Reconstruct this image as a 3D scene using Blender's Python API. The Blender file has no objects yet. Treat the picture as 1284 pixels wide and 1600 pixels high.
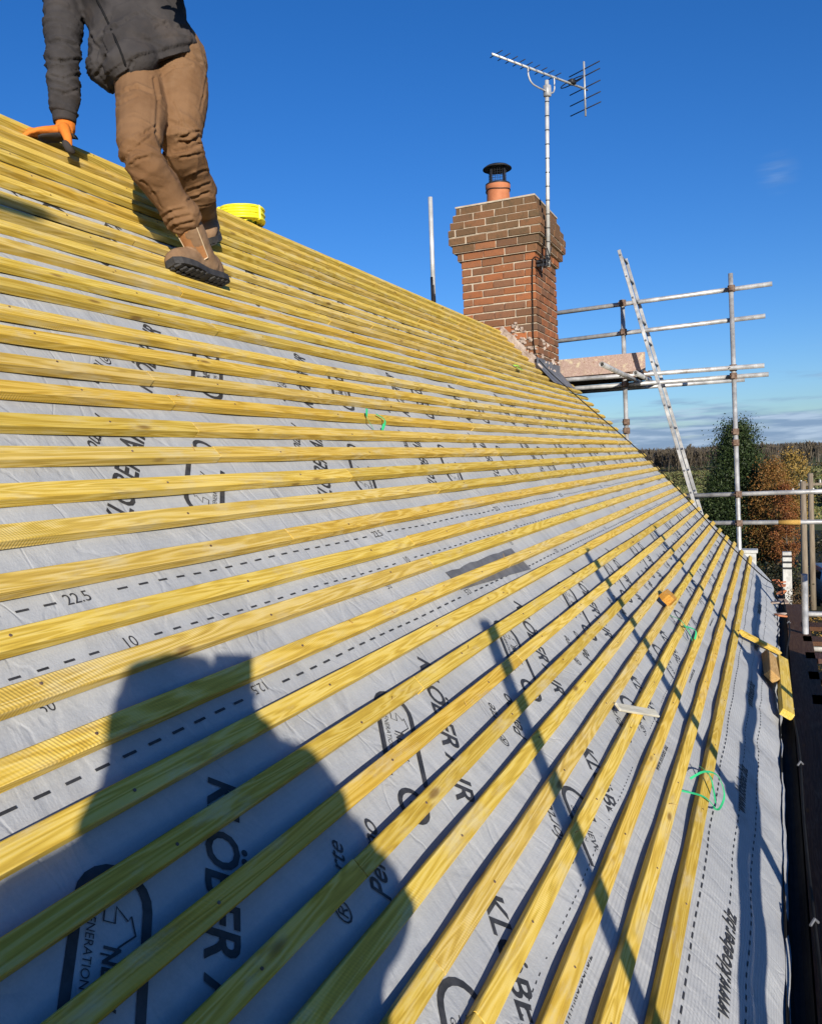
import bpy, bmesh, math, random
from mathutils import Vector, Matrix, noise

random.seed(7)
SC = bpy.context.scene
COL = SC.collection
V = Vector
R_ = math.radians

# ------------------------------------------------------------------ camera
cam_d = bpy.data.cameras.new('camera')
cam_d.sensor_fit = 'HORIZONTAL'
cam_d.sensor_width = 36.0
cam_d.lens = 36.59
cam_d.clip_start = 0.02
cam_d.clip_end = 20000
cam = bpy.data.objects.new('camera', cam_d)
COL.objects.link(cam)
FWD = V((0.9151316, 0.39946654, -0.05441184))
RGT = V((0.39738738, -0.91653393, -0.0452639))
UPV = V((0.06795171, -0.01979985, 0.99749212))
cam.matrix_world = Matrix(((RGT.x, UPV.x, -FWD.x, 0), (RGT.y, UPV.y, -FWD.y, 0), (RGT.z, UPV.z, -FWD.z, 0), (0, 0, 0, 1)))
SC.camera = cam

# ------------------------------------------------------------------ light
SUN_DIR = V((0.796, 0.564, -0.219)).normalized()          # direction the light travels
SUN_EL = math.asin(-SUN_DIR.z)
SUN_ROT = math.atan2(-SUN_DIR.x, -SUN_DIR.y)
SC.view_settings.view_transform = 'Standard'
SC.view_settings.look = 'None'
SC.view_settings.exposure = 0.38
SC.view_settings.gamma = 1.0
SC.view_settings.use_curve_mapping = False

world = bpy.data.worlds.new('World')
SC.world = world
world.use_nodes = True
wn = world.node_tree
wn.nodes.clear()
def W(t, **kw):
    n = wn.nodes.new(t)
    for k, v in kw.items():
        setattr(n, k, v)
    return n
w_out = W('ShaderNodeOutputWorld')
w_bg = W('ShaderNodeBackground')
w_bg.inputs['Strength'].default_value = 0.090
sky = W('ShaderNodeTexSky', sky_type='NISHITA', sun_disc=False)
sky.sun_elevation = SUN_EL
sky.sun_rotation = SUN_ROT
sky.altitude = 100
sky.air_density = 1.0
sky.dust_density = 0.25
sky.ozone_density = 3.0
# low bank of cloud and a few wisps, by direction
w_tc = W('ShaderNodeTexCoord')
w_sep = W('ShaderNodeSeparateXYZ')
wn.links.new(w_tc.outputs['Generated'], w_sep.inputs[0])
w_map = W('ShaderNodeMapping')
w_map.inputs['Scale'].default_value = (3.2, 3.2, 30.0)
wn.links.new(w_tc.outputs['Generated'], w_map.inputs[0])
w_n = W('ShaderNodeTexNoise')
w_n.inputs['Scale'].default_value = 2.2
w_n.inputs['Detail'].default_value = 7
w_n.inputs['Roughness'].default_value = 0.55
wn.links.new(w_map.outputs[0], w_n.inputs['Vector'])
def wmath(op, a, b=None, clamp=False):
    n = W('ShaderNodeMath', operation=op, use_clamp=clamp)
    for i, s in enumerate((a, b)):
        if s is None:
            continue
        if isinstance(s, (int, float)):
            n.inputs[i].default_value = s
        else:
            wn.links.new(s, n.inputs[i])
    return n.outputs[0]
def wrange(x, a, b, c, d):
    n = W('ShaderNodeMapRange', clamp=True, interpolation_type='SMOOTHSTEP')
    wn.links.new(x, n.inputs[0])
    for i, v in enumerate((a, b, c, d)):
        n.inputs[i + 1].default_value = v
    return n.outputs[0]
elev = w_sep.outputs['Z']
bank = wrange(elev, 0.012, 0.060, 0.30, 0.0)             # solid near the horizon, thinning out above
thr = wmath('ADD', w_n.outputs['Fac'], bank)
wisps = wmath('MULTIPLY', wrange(elev, 0.05, 0.11, 1.0, 0.0), 0.06)
dens = wmath('MULTIPLY', wrange(wmath('ADD', thr, wisps), 0.56, 0.80, 0.0, 0.9), wrange(elev, 0.085, 0.12, 1.0, 0.0))
w_up = W('ShaderNodeTexNoise')
w_up.inputs['Scale'].default_value = 5.0
w_up.inputs['Detail'].default_value = 6
wn.links.new(w_map.outputs[0], w_up.inputs['Vector'])
w_cc = W('ShaderNodeMix', data_type='RGBA')
w_cc.inputs[6].default_value = (1.9, 2.9, 4.6, 1)
w_cc.inputs[7].default_value = (3.9, 5.0, 6.6, 1)
wn.links.new(wrange(w_up.outputs['Fac'], 0.42, 0.68, 0.0, 1.0), w_cc.inputs[0])
w_mix = W('ShaderNodeMix', data_type='RGBA')
w_nrm = W('ShaderNodeVectorMath', operation='NORMALIZE')
wn.links.new(w_tc.outputs['Generated'], w_nrm.inputs[0])
w_dot = W('ShaderNodeVectorMath', operation='DISTANCE')
wn.links.new(w_nrm.outputs[0], w_dot.inputs[0])
w_dot.inputs[1].default_value = (FWD + RGT * 0.439 + UPV * 0.408).normalized()
wisp = wmath('MULTIPLY', wrange(w_dot.outputs['Value'], 0.0, 0.026, 0.55, 0.0), wrange(w_n.outputs['Fac'], 0.40, 0.62, 0.0, 0.45))
dens = wmath('MAXIMUM', dens, wisp)
wn.links.new(dens, w_mix.inputs[0])
w_hs = W('ShaderNodeHueSaturation')
w_hs.inputs['Saturation'].default_value = 1.26
wn.links.new(sky.outputs[0], w_hs.inputs['Color'])
w_tint = W('ShaderNodeMix', data_type='RGBA', blend_type='MULTIPLY')
w_tint.inputs[0].default_value = 1.0
w_tint.inputs[7].default_value = (0.73, 0.88, 1.26, 1)
wn.links.new(w_hs.outputs[0], w_tint.inputs[6])
wn.links.new(w_tint.outputs[2], w_mix.inputs[6])
wn.links.new(w_cc.outputs[2], w_mix.inputs[7])
wn.links.new(w_mix.outputs[2], w_bg.inputs['Color'])
wn.links.new(w_bg.outputs[0], w_out.inputs['Surface'])

sun_d = bpy.data.lights.new('sun', 'SUN')
sun_d.energy = 5.0
sun_d.angle = R_(0.53)
sun_d.color = (1.0, 0.925, 0.80)
sun = bpy.data.objects.new('sun', sun_d)
COL.objects.link(sun)
sun.rotation_euler = SUN_DIR.to_track_quat('-Z', 'Y').to_euler()
sun.location = (-20, -14, 8)

# ------------------------------------------------------------------ materials
class Mat:
    def __init__(self, name, rough=0.7, metal=0.0, spec=0.4):
        self.m = bpy.data.materials.new(name)
        self.m.use_nodes = True
        self.t = self.m.node_tree
        self.b = self.t.nodes['Principled BSDF']
        self.b.inputs['Roughness'].default_value = rough
        self.b.inputs['Metallic'].default_value = metal
        self.b.inputs['Specular IOR Level'].default_value = spec
        self.tc = self.t.nodes.new('ShaderNodeTexCoord')
        self.oi = self.t.nodes.new('ShaderNodeObjectInfo')
    def N(self, t, **kw):
        n = self.t.nodes.new(t)
        for k, v in kw.items():
            setattr(n, k, v)
        return n
    def L(self, a, b):
        self.t.links.new(a, b)
    def coords(self, scale=(1, 1, 1), rnd=True):
        mp = self.N('ShaderNodeMapping')
        mp.inputs['Scale'].default_value = scale
        src = self.tc.outputs['Object']
        if rnd:
            mul = self.N('ShaderNodeVectorMath', operation='SCALE')
            mul.inputs[0].default_value = (37.0, 19.0, 53.0)
            self.L(self.oi.outputs['Random'], mul.inputs['Scale'])
            add = self.N('ShaderNodeVectorMath', operation='ADD')
            self.L(src, add.inputs[0])
            self.L(mul.outputs[0], add.inputs[1])
            src = add.outputs[0]
        self.L(src, mp.inputs[0])
        return mp.outputs[0]
    def noise(self, vec, scale, detail=4, rough=0.5, dist=0.0):
        n = self.N('ShaderNodeTexNoise')
        n.inputs['Scale'].default_value = scale
        n.inputs['Detail'].default_value = detail
        n.inputs['Roughness'].default_value = rough
        n.inputs['Distortion'].default_value = dist
        self.L(vec, n.inputs['Vector'])
        return n.outputs['Fac']
    def rng(self, x, a, b, c=0.0, d=1.0, smooth=True):
        n = self.N('ShaderNodeMapRange', clamp=True)
        if smooth:
            n.interpolation_type = 'SMOOTHSTEP'
        self.L(x, n.inputs[0])
        for i, v in enumerate((a, b, c, d)):
            n.inputs[i + 1].default_value = v
        return n.outputs[0]
    def math(self, op, a, b=None):
        n = self.N('ShaderNodeMath', operation=op)
        for i, s in enumerate((a, b)):
            if s is None:
                continue
            if isinstance(s, (int, float)):
                n.inputs[i].default_value = s
            else:
                self.L(s, n.inputs[i])
        return n.outputs[0]
    def ramp(self, x, stops):
        n = self.N('ShaderNodeValToRGB')
        e = n.color_ramp.elements
        while len(e) < len(stops):
            e.new(0.5)
        for el, (p, c) in zip(e, stops):
            el.position = p
            el.color = (*c, 1)
        self.L(x, n.inputs[0])
        return n.outputs[0]
    def mix(self, f, a, b, blend='MIX'):
        n = self.N('ShaderNodeMix', data_type='RGBA', blend_type=blend)
        for i, s in ((0, f), (6, a), (7, b)):
            if isinstance(s, tuple):
                n.inputs[i].default_value = (*s, 1)
            elif isinstance(s, (int, float)):
                n.inputs[i].default_value = s
            else:
                self.L(s, n.inputs[i])
        return n.outputs[2]
    def col(self, c):
        if isinstance(c, tuple):
            self.b.inputs['Base Color'].default_value = (*c, 1)
        else:
            self.L(c, self.b.inputs['Base Color'])
    def bump(self, h, strength=0.3, dist=0.01):
        n = self.N('ShaderNodeBump')
        n.inputs['Strength'].default_value = strength
        n.inputs['Distance'].default_value = dist
        self.L(h, n.inputs['Height'])
        self.L(n.outputs[0], self.b.inputs['Normal'])

def mottled(name, c0, c1, scale=6, rough=0.7, metal=0.0, bump=0.2, bdist=0.005, detail=5, stretch=(1, 1, 1), spec=0.4):
    M = Mat(name, rough, metal, spec)
    v = M.coords(stretch)
    n = M.noise(v, scale, detail, 0.6)
    M.col(M.mix(M.rng(n, 0.3, 0.7), c0, c1))
    if bump:
        M.bump(M.noise(v, scale * 4, 4, 0.6), bump, bdist)
    return M.m

def make_wood(name, lo, mid, hi, dusty=0.5, green=None):
    M = Mat(name, 0.62, 0.0, 0.35)
    v = M.coords((1, 1, 1))
    stretch = M.N('ShaderNodeVectorMath', operation='MULTIPLY')
    M.L(v, stretch.inputs[0])
    stretch.inputs[1].default_value = (0.75, 13.0, 13.0)
    big = M.noise(stretch.outputs[0], 1.4, 3, 0.5, 0.4)
    rings = M.math('SINE', M.math('MULTIPLY', big, 88.0))
    rings = M.rng(rings, -1, 1, 0, 1, False)
    st2 = M.N('ShaderNodeVectorMath', operation='MULTIPLY')
    M.L(v, st2.inputs[0])
    st2.inputs[1].default_value = (5.0, 230.0, 230.0)
    fibre = M.noise(st2.outputs[0], 1.0, 5, 0.65)
    grain = M.math('ADD', M.math('MULTIPLY', rings, 0.36), M.math('MULTIPLY', fibre, 0.64))
    base = M.ramp(grain, [(0.15, lo), (0.48, mid), (0.85, hi)])
    # per-piece stain strength
    tone = M.ramp(M.oi.outputs['Random'], [(0.0, (0.80, 0.74, 0.60)), (0.2, (1.0, 0.97, 0.80)), (0.4, (1.10, 1.06, 1.0)), (0.6, (0.98, 0.86, 0.62)), (0.8, (1.04, 1.02, 1.25)), (1.0, (0.90, 0.84, 0.95))])
    base = M.mix(1.0, base, tone, 'MULTIPLY')
    # uneven stain along the length
    blot = M.noise(M.coords((1.0, 5, 5)), 3.1, 4, 0.6)
    base = M.mix(M.rng(blot, 0.50, 0.72, 0.0, 0.38), base, tuple(x * 0.74 for x in mid))
    # pale dusty scuffs
    dust = M.noise(M.coords((2.0, 7, 7)), 2.4, 6, 0.7)
    base = M.mix(M.rng(dust, 0.50, 0.72, 0.0, dusty), base, (0.62, 0.55, 0.36))
    # knots
    vo = M.N('ShaderNodeTexVoronoi')
    vo.inputs['Scale'].default_value = 1.0
    st3 = M.N('ShaderNodeVectorMath', operation='MULTIPLY')
    M.L(v, st3.inputs[0])
    st3.inputs[1].default_value = (3.4, 11.0, 11.0)
    M.L(st3.outputs[0], vo.inputs['Vector'])
    kn = M.rng(vo.outputs['Distance'], 0.04, 0.13, 1.0, 0.0)
    base = M.mix(M.math('MULTIPLY', kn, 0.75), base, (0.16, 0.075, 0.02))
    M.col(base)
    sx_ = M.N('ShaderNodeSeparateXYZ'); M.L(M.tc.outputs['Object'], sx_.inputs[0])
    saw = M.math('SINE', M.math('MULTIPLY', M.math('ADD', sx_.outputs[0], M.math('MULTIPLY', sx_.outputs[1], .5)), 900.0))
    saw = M.math('MULTIPLY', saw, M.rng(M.noise(M.coords((1.2, 1, 1)), 1.3, 2), .48, .62, 0, .16))
    M.bump(M.math('ADD', saw, M.math('ADD', M.math('MULTIPLY', fibre, 0.7), M.math('MULTIPLY', rings, 0.2))), 0.6, 0.0025)
    M.b.inputs['Roughness'].default_value = 0.8
    M.b.inputs['Specular IOR Level'].default_value = 0.2
    return M.m

M_BATTEN = make_wood('yellow_treated_batten', (0.42, 0.265, 0.035), (0.65, 0.46, 0.078), (0.78, 0.62, 0.21))
M_TIMBER = make_wood('pale_timber', (0.34, 0.20, 0.06), (0.50, 0.32, 0.10), (0.60, 0.42, 0.16), 0.2)
M_DECK = make_wood('dark_scaffold_board', (0.055, 0.026, 0.017), (0.090, 0.046, 0.030), (0.135, 0.078, 0.052), 0.06)
M_TOEB = make_wood('weathered_toe_board', (0.20, 0.13, 0.085), (0.36, 0.26, 0.19), (0.50, 0.40, 0.32), 0.8)
M_POST = mottled('weathered_pole_wood', (0.16, 0.125, 0.09), (0.26, 0.21, 0.15), 3, 0.85, stretch=(6, 6, 0.6))

def make_membrane(name, rib, grime):
    M = Mat(name, 0.72, 0.0, 0.22)
    v = M.coords((1, 1, 1), False)
    big = M.noise(v, 1.7, 4, 0.55)
    fine = M.noise(v, 38, 4, 0.7)
    speck = M.noise(v, 240, 2, 0.6)
    k = M.math('ADD', M.math('MULTIPLY', big, 0.55), M.math('ADD', M.math('MULTIPLY', fine, 0.25), M.math('MULTIPLY', speck, 0.20)))
    c = M.ramp(k, [(0.30, (0.325, 0.335, 0.35)), (0.5, (0.40, 0.41, 0.42)), (0.72, (0.46, 0.465, 0.47))])
    dirt = M.noise(M.coords((1, 1, 1), False), 4.5, 7, 0.72)
    c = M.mix(M.rng(dirt, 0.53, 0.74, 0, grime), c, (0.26, 0.25, 0.235))
    scuff = M.noise(M.coords((1, 1, 1), False), 19, 5, 0.75)
    c = M.mix(M.rng(scuff, 0.62, 0.76, 0, 0.35), c, (0.50, 0.50, 0.49))
    slope = M.N('ShaderNodeVectorMath', operation='DOT_PRODUCT')
    M.L(M.tc.outputs['Object'], slope.inputs[0])
    slope.inputs[1].default_value = (0.0, 0.6857, 0.7279)
    wv = M.math('SINE', M.math('MULTIPLY', slope.outputs['Value'], 640.0))
    wv = M.math('MULTIPLY', M.rng(wv, -.3, 1.0), M.rng(big, .35, .65, .35, 1.0))
    c = M.mix(M.math('MULTIPLY', wv, rib), c, (0.27, 0.28, 0.295))
    M.col(c)
    cre = M.noise(M.coords((5, 2.2, 2.2), False), 1.5, 4, 0.5, 1.2)
    lines = M.math('ABSOLUTE', M.math('SUBTRACT', M.noise(M.coords((2.2, 1.2, 1.2), False), 1.9, 3, 0.45, 1.5), 0.5))
    lines = M.rng(lines, 0.0, 0.035, 0.0, 1.0)
    h = M.math('ADD', M.math('MULTIPLY', cre, 1.0), M.math('ADD', M.math('MULTIPLY', speck, 0.07), M.math('MULTIPLY', lines, 0.10)))
    h = M.math('ADD', h, M.math('MULTIPLY', wv, rib * -.06))
    M.bump(h, 0.75, 0.010)
    return M.m
M_MEMB = make_membrane('grey_underlay', 0.10, 0.35)
M_MEMBE = make_membrane('ribbed_underlay', 0.42, 0.75)
M_INK = mottled('print_ink', (0.022, 0.023, 0.026), (0.05, 0.05, 0.055), 40, 0.6, bump=0)
M_TAPE = mottled('dark_grey_patch', (0.10, 0.10, 0.105), (0.16, 0.16, 0.165), 14, 0.6)

def make_brick():
    M = Mat('red_brown_brick', 0.9, 0.0, 0.2)
    v = M.coords((1, 1, 1))
    base = M.ramp(M.oi.outputs['Random'], [(0.0, (0.145, 0.075, 0.042)), (0.2, (0.215, 0.090, 0.042)), (0.4, (0.30, 0.105, 0.042)), (0.58, (0.185, 0.092, 0.052)), (0.75, (0.27, 0.112, 0.052)), (0.9, (0.12, 0.075, 0.050)), (1.0, (0.42, 0.135, 0.045))])
    n = M.noise(v, 14, 6, 0.7)
    base = M.mix(M.rng(n, 0.45, 0.75, 0, 0.6), base, (0.095, 0.062, 0.045))
    n2 = M.noise(v, 32, 5, 0.75)
    base = M.mix(M.rng(n2, 0.62, 0.78, 0, 0.55), base, (0.42, 0.33, 0.25))
    M.col(base)
    M.bump(M.noise(v, 55, 5, 0.7), 0.7, 0.006)
    return M.m
M_BRICK = make_brick()
def make_brick_top():
    M = Mat('weathered_brown_brick', 0.92, 0.0, 0.2)
    v = M.coords((1, 1, 1))
    base = M.ramp(M.oi.outputs['Random'], [(0.0, (0.125, 0.074, 0.040)), (0.3, (0.175, 0.090, 0.045)), (0.55, (0.13, 0.080, 0.043)), (0.8, (0.20, 0.093, 0.045)), (1.0, (0.105, 0.070, 0.044))])
    base = M.mix(M.rng(M.noise(v, 16, 6, 0.7), 0.45, 0.75, 0, 0.7), base, (0.075, 0.060, 0.034))
    base = M.mix(M.rng(M.noise(v, 30, 5, 0.75), 0.62, 0.76, 0, 0.5), base, (0.26, 0.21, 0.13))
    M.col(base)
    M.bump(M.noise(v, 55, 5, 0.7), 0.8, 0.006)
    return M.m
M_BRICKTOP = make_brick_top()
M_MORTAR = mottled('buff_mortar', (0.36, 0.29, 0.21), (0.50, 0.42, 0.32), 18, 0.95, bump=0.6, bdist=0.004)
M_FILLET = mottled('old_mortar_fillet', (0.26, 0.19, 0.15), (0.50, 0.42, 0.36), 9, 0.95, bump=0.9, bdist=0.012)
M_POT = mottled('terracotta', (0.36, 0.115, 0.045), (0.46, 0.17, 0.075), 8, 0.75, bump=0.15)
M_BLACK = mottled('black_metal', (0.012, 0.012, 0.014), (0.03, 0.03, 0.033), 12, 0.5, bump=0.1)
M_PLASTIC = mottled('black_plastic', (0.008, 0.008, 0.008), (0.016, 0.016, 0.016), 12, 0.75, bump=0, spec=0.15)
M_LEAD = mottled('lead_grey', (0.10, 0.105, 0.12), (0.17, 0.175, 0.19), 9, 0.6, bump=0.3)
def make_galv():
    M = Mat('galvanised_steel', 0.45, 0.35, 0.5)
    v = M.coords((1, 1, 1))
    n = M.noise(v, 7, 6, 0.65)
    c = M.ramp(n, [(0.30, (0.26, 0.255, 0.25)), (0.52, (0.42, 0.42, 0.42)), (0.72, (0.60, 0.60, 0.59))])
    sp = M.noise(M.coords((1, 1, 1)), 22, 5, 0.75)
    c = M.mix(M.rng(sp, 0.60, 0.72, 0, 0.8), c, (0.58, 0.55, 0.50))
    ru = M.noise(M.coords((1, 1, 1)), 4.0, 5, 0.7)
    c = M.mix(M.rng(ru, 0.60, 0.74, 0, 0.55), c, (0.16, 0.095, 0.055))
    M.col(c)
    M.L(M.rng(n, 0.3, 0.7, 0.34, 0.58), M.b.inputs['Roughness'])
    M.bump(M.noise(v, 60, 4, 0.7), 0.2, 0.002)
    return M.m
M_GALV = make_galv()
M_ALU = mottled('aluminium', (0.50, 0.50, 0.48), (0.68, 0.68, 0.66), 12, 0.42, 0.35, bump=0.1)
M_RUST = mottled('rusty_coupler', (0.10, 0.055, 0.035), (0.24, 0.17, 0.13), 30, 0.7, 0.4, bump=0.5)
M_GREEN = mottled('green_strap', (0.03, 0.42, 0.15), (0.06, 0.58, 0.24), 12, 0.35, bump=0)
M_LIME = mottled('lime_strap', (0.28, 0.55, 0.04), (0.40, 0.68, 0.06), 12, 0.4, bump=0)
M_YELLOW = mottled('yellow_hose', (0.78, 0.72, 0.02), (0.88, 0.82, 0.04), 30, 0.4, bump=0.1)
M_OFFWOOD = make_wood('orange_endgrain', (0.36, 0.16, 0.03), (0.52, 0.26, 0.05), (0.62, 0.34, 0.08), 0.15)
M_PALE = mottled('pale_wood_slip', (0.42, 0.39, 0.31), (0.58, 0.55, 0.45), 8, 0.7, stretch=(1, 8, 8))
def make_cloth(name, c0, c1, weave=420, worn=None, sheen=0.0):
    M = Mat(name, 0.92, 0.0, 0.15)
    v = M.coords((1, 1, 1), False)
    n = M.noise(v, 7, 5, 0.6)
    c = M.mix(M.rng(n, 0.35, 0.68), c0, c1)
    if worn:
        c = M.mix(M.rng(M.noise(v, 3.2, 5, 0.65), 0.52, 0.70, 0, 0.5), c, worn)
    M.col(c)
    M.bump(M.math('ADD', M.noise(v, weave, 2, 0.5), M.math('MULTIPLY', M.noise(v, 26, 4, 0.6), 2.2)), 0.45, 0.004)
    return M.m
M_TROU = make_cloth('brown_work_cotton', (0.155, 0.082, 0.039), (0.200, 0.112, 0.057), worn=(0.25, 0.155, 0.088))
M_HOOD = make_cloth('charcoal_fleece', (0.036, 0.033, 0.034), (0.055, 0.050, 0.050), worn=(0.085, 0.068, 0.060))
M_BLK = make_cloth('black_cloth', (0.008, 0.008, 0.009), (0.014, 0.014, 0.015))
M_NAVY = make_cloth('dark_jacket', (0.02, 0.025, 0.04), (0.03, 0.035, 0.05))
M_GLOVE = make_cloth('orange_knit_glove', (0.58, 0.165, 0.024), (0.68, 0.22, 0.038), 600)
M_PALM = make_cloth('dark_glove_palm', (0.03, 0.028, 0.028), (0.06, 0.052, 0.05))
M_SUEDE = make_cloth('tan_suede', (0.19, 0.112, 0.062), (0.27, 0.17, 0.10), 500, worn=(0.13, 0.08, 0.05))
M_TAN = make_cloth('tan_leather', (0.33, 0.15, 0.055), (0.40, 0.19, 0.08), 300)
M_SEAM = mottled('pale_stitching', (0.52, 0.40, 0.26), (0.60, 0.47, 0.32), 20, 0.8, bump=0)
M_SOLE = mottled('dark_rubber_sole', (0.020, 0.019, 0.020), (0.045, 0.043, 0.042), 25, 0.7, bump=0.4)
M_SKIN = mottled('skin', (0.46, 0.27, 0.19), (0.56, 0.34, 0.25), 15, 0.55, bump=0.1)
M_HAIR = mottled('brown_hair', (0.04, 0.025, 0.015), (0.08, 0.05, 0.03), 60, 0.7)
M_PHONE = mottled('phone_black', (0.01, 0.01, 0.012), (0.015, 0.015, 0.017), 5, 0.2, bump=0)
M_RENDER = mottled('white_paint', (0.40, 0.39, 0.36), (0.60, 0.59, 0.55), 7, 0.8)
M_BRICKWALL = mottled('wall_brick', (0.20, 0.09, 0.05), (0.28, 0.14, 0.08), 12, 0.9)

# ------------------------------------------------------------------ helpers
def tag(o, label=None, cat=None, group=None, kind=None):
    if label: o['label'] = label
    if cat: o['category'] = cat
    if group: o['group'] = group
    if kind: o['kind'] = kind
    return o
ORIG = {}
def empty(name, loc, label=None, cat=None, group=None):
    o = bpy.data.objects.new(name, None)
    o.empty_display_size = 0.2
    o.location = loc
    COL.objects.link(o)
    ORIG[o.name] = V(loc)
    return tag(o, label, cat, group)
def adopt(o, parent):
    """parts keep their world coordinates under an Empty (or under a part that stands at the origin)"""
    o.parent = parent
    if parent.name in ORIG:
        o.matrix_parent_inverse = Matrix.Translation(-ORIG[parent.name])
    return o
def mesh_obj(name, me, mat=None, parent=None, smooth=False, mw=None):
    o = bpy.data.objects.new(name, me)
    COL.objects.link(o)
    if mat is not None and not me.materials:
        for m in (mat if isinstance(mat, (list, tuple)) else [mat]):
            me.materials.append(m)
    if mw is not None:
        o.matrix_basis = mw
    if parent is not None:
        adopt(o, parent)
    if smooth:
        me.polygons.foreach_set('use_smooth', [True] * len(me.polygons))
    return o
def bm_obj(name, bm, mat=None, parent=None, smooth=False, mw=None):
    me = bpy.data.meshes.new(name)
    bmesh.ops.recalc_face_normals(bm, faces=bm.faces[:])
    bm.to_mesh(me)
    bm.free()
    return mesh_obj(name, me, mat, parent, smooth, mw)
def data_obj(name, vs, fs, mat=None, parent=None, smooth=False, mw=None):
    me = bpy.data.meshes.new(name)
    me.from_pydata([tuple(v) for v in vs], [], fs)
    me.update()
    return mesh_obj(name, me, mat, parent, smooth, mw)
def frame_of(d):
    d = V(d).normalized()
    a = d.cross(V((0, 0, 1)))
    if a.length < 1e-3:
        a = d.cross(V((0, 1, 0)))
    a.normalize()
    return d, a, a.cross(d).normalized()
def tube(bm, p0, p1, r0, r1=None, seg=12, cap=True):
    p0, p1 = V(p0), V(p1)
    r1 = r0 if r1 is None else r1
    d, a, b = frame_of(p1 - p0)
    A = [bm.verts.new(p0 + (a * math.cos(t) + b * math.sin(t)) * r0) for t in [2 * math.pi * i / seg for i in range(seg)]]
    B = [bm.verts.new(p1 + (a * math.cos(t) + b * math.sin(t)) * r1) for t in [2 * math.pi * i / seg for i in range(seg)]]
    for i in range(seg):
        bm.faces.new((A[i], A[(i + 1) % seg], B[(i + 1) % seg], B[i]))
    if cap:
        bm.faces.new(A[::-1]); bm.faces.new(B)
def hollow(bm, p0, p1, r, seg=14, wall=0.004):
    """open scaffold tube with a wall thickness"""
    p0, p1 = V(p0), V(p1)
    d, a, b = frame_of(p1 - p0)
    def ring(p, rr):
        return [bm.verts.new(p + (a * math.cos(t) + b * math.sin(t)) * rr) for t in [2 * math.pi * i / seg for i in range(seg)]]
    A, B, c, e = ring(p0, r), ring(p1, r), ring(p1, r - wall), ring(p0, r - wall)
    for X, Y in ((A, B), (B, c), (c, e), (e, A)):
        for i in range(seg):
            bm.faces.new((X[i], X[(i + 1) % seg], Y[(i + 1) % seg], Y[i]))
def path_tube(bm, pts, r, seg=8):
    pts = [V(p) for p in pts]
    rings = []
    for i, p in enumerate(pts):
        d = (pts[min(i + 1, len(pts) - 1)] - pts[max(i - 1, 0)])
        d, a, b = frame_of(d)
        rr = r[i] if isinstance(r, (list, tuple)) else r
        rings.append([bm.verts.new(p + (a * math.cos(t) + b * math.sin(t)) * rr) for t in [2 * math.pi * k / seg for k in range(seg)]])
    for A, B in zip(rings, rings[1:]):
        for i in range(seg):
            bm.faces.new((A[i], A[(i + 1) % seg], B[(i + 1) % seg], B[i]))
    bm.faces.new(rings[0][::-1]); bm.faces.new(rings[-1])
def smooth_path(pts, n=8):
    pts = [V(p) for p in pts]
    out = []
    for i in range(len(pts) - 1):
        p0, p1, p2, p3 = pts[max(i - 1, 0)], pts[i], pts[i + 1], pts[min(i + 2, len(pts) - 1)]
        for k in range(n):
            t = k / n
            out.append(0.5 * ((2 * p1) + (p2 - p0) * t + (2 * p0 - 5 * p1 + 4 * p2 - p3) * t * t + (3 * p1 - p0 - 3 * p2 + p3) * t ** 3))
    out.append(pts[-1])
    return out
def box(bm, c, hx, hy, hz, ax=(1, 0, 0), ay=(0, 1, 0), az=(0, 0, 1), bevel=0.0):
    c = V(c); ax, ay, az = V(ax), V(ay), V(az)
    vs = []
    for i in (-1, 1):
        for j in (-1, 1):
            for k in (-1, 1):
                vs.append(bm.verts.new(c + ax * hx * i + ay * hy * j + az * hz * k))
    fs = [bm.faces.new([vs[q] for q in f]) for f in ((0, 1, 3, 2), (4, 6, 7, 5), (0, 4, 5, 1), (2, 3, 7, 6), (0, 2, 6, 4), (1, 5, 7, 3))]
    if bevel:
        es = list({e for f in fs for e in f.edges})
        bmesh.ops.bevel(bm, geom=es, offset=bevel, segments=1, affect='EDGES', profile=0.5)
def lathe(bm, prof, c, seg=24, axis=(0, 0, 1), cap=False):
    d, a, b = frame_of(axis)
    c = V(c)
    rings = []
    for r, z in prof:
        rings.append([bm.verts.new(c + d * z + (a * math.cos(t) + b * math.sin(t)) * r) for t in [2 * math.pi * i / seg for i in range(seg)]])
    for A, B in zip(rings, rings[1:]):
        for i in range(seg):
            bm.faces.new((A[i], A[(i + 1) % seg], B[(i + 1) % seg], B[i]))
    if cap:
        bm.faces.new(rings[0][::-1]); bm.faces.new(rings[-1])
def nz(p, s=1.0):
    return noise.noise(V(p) * s)

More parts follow.
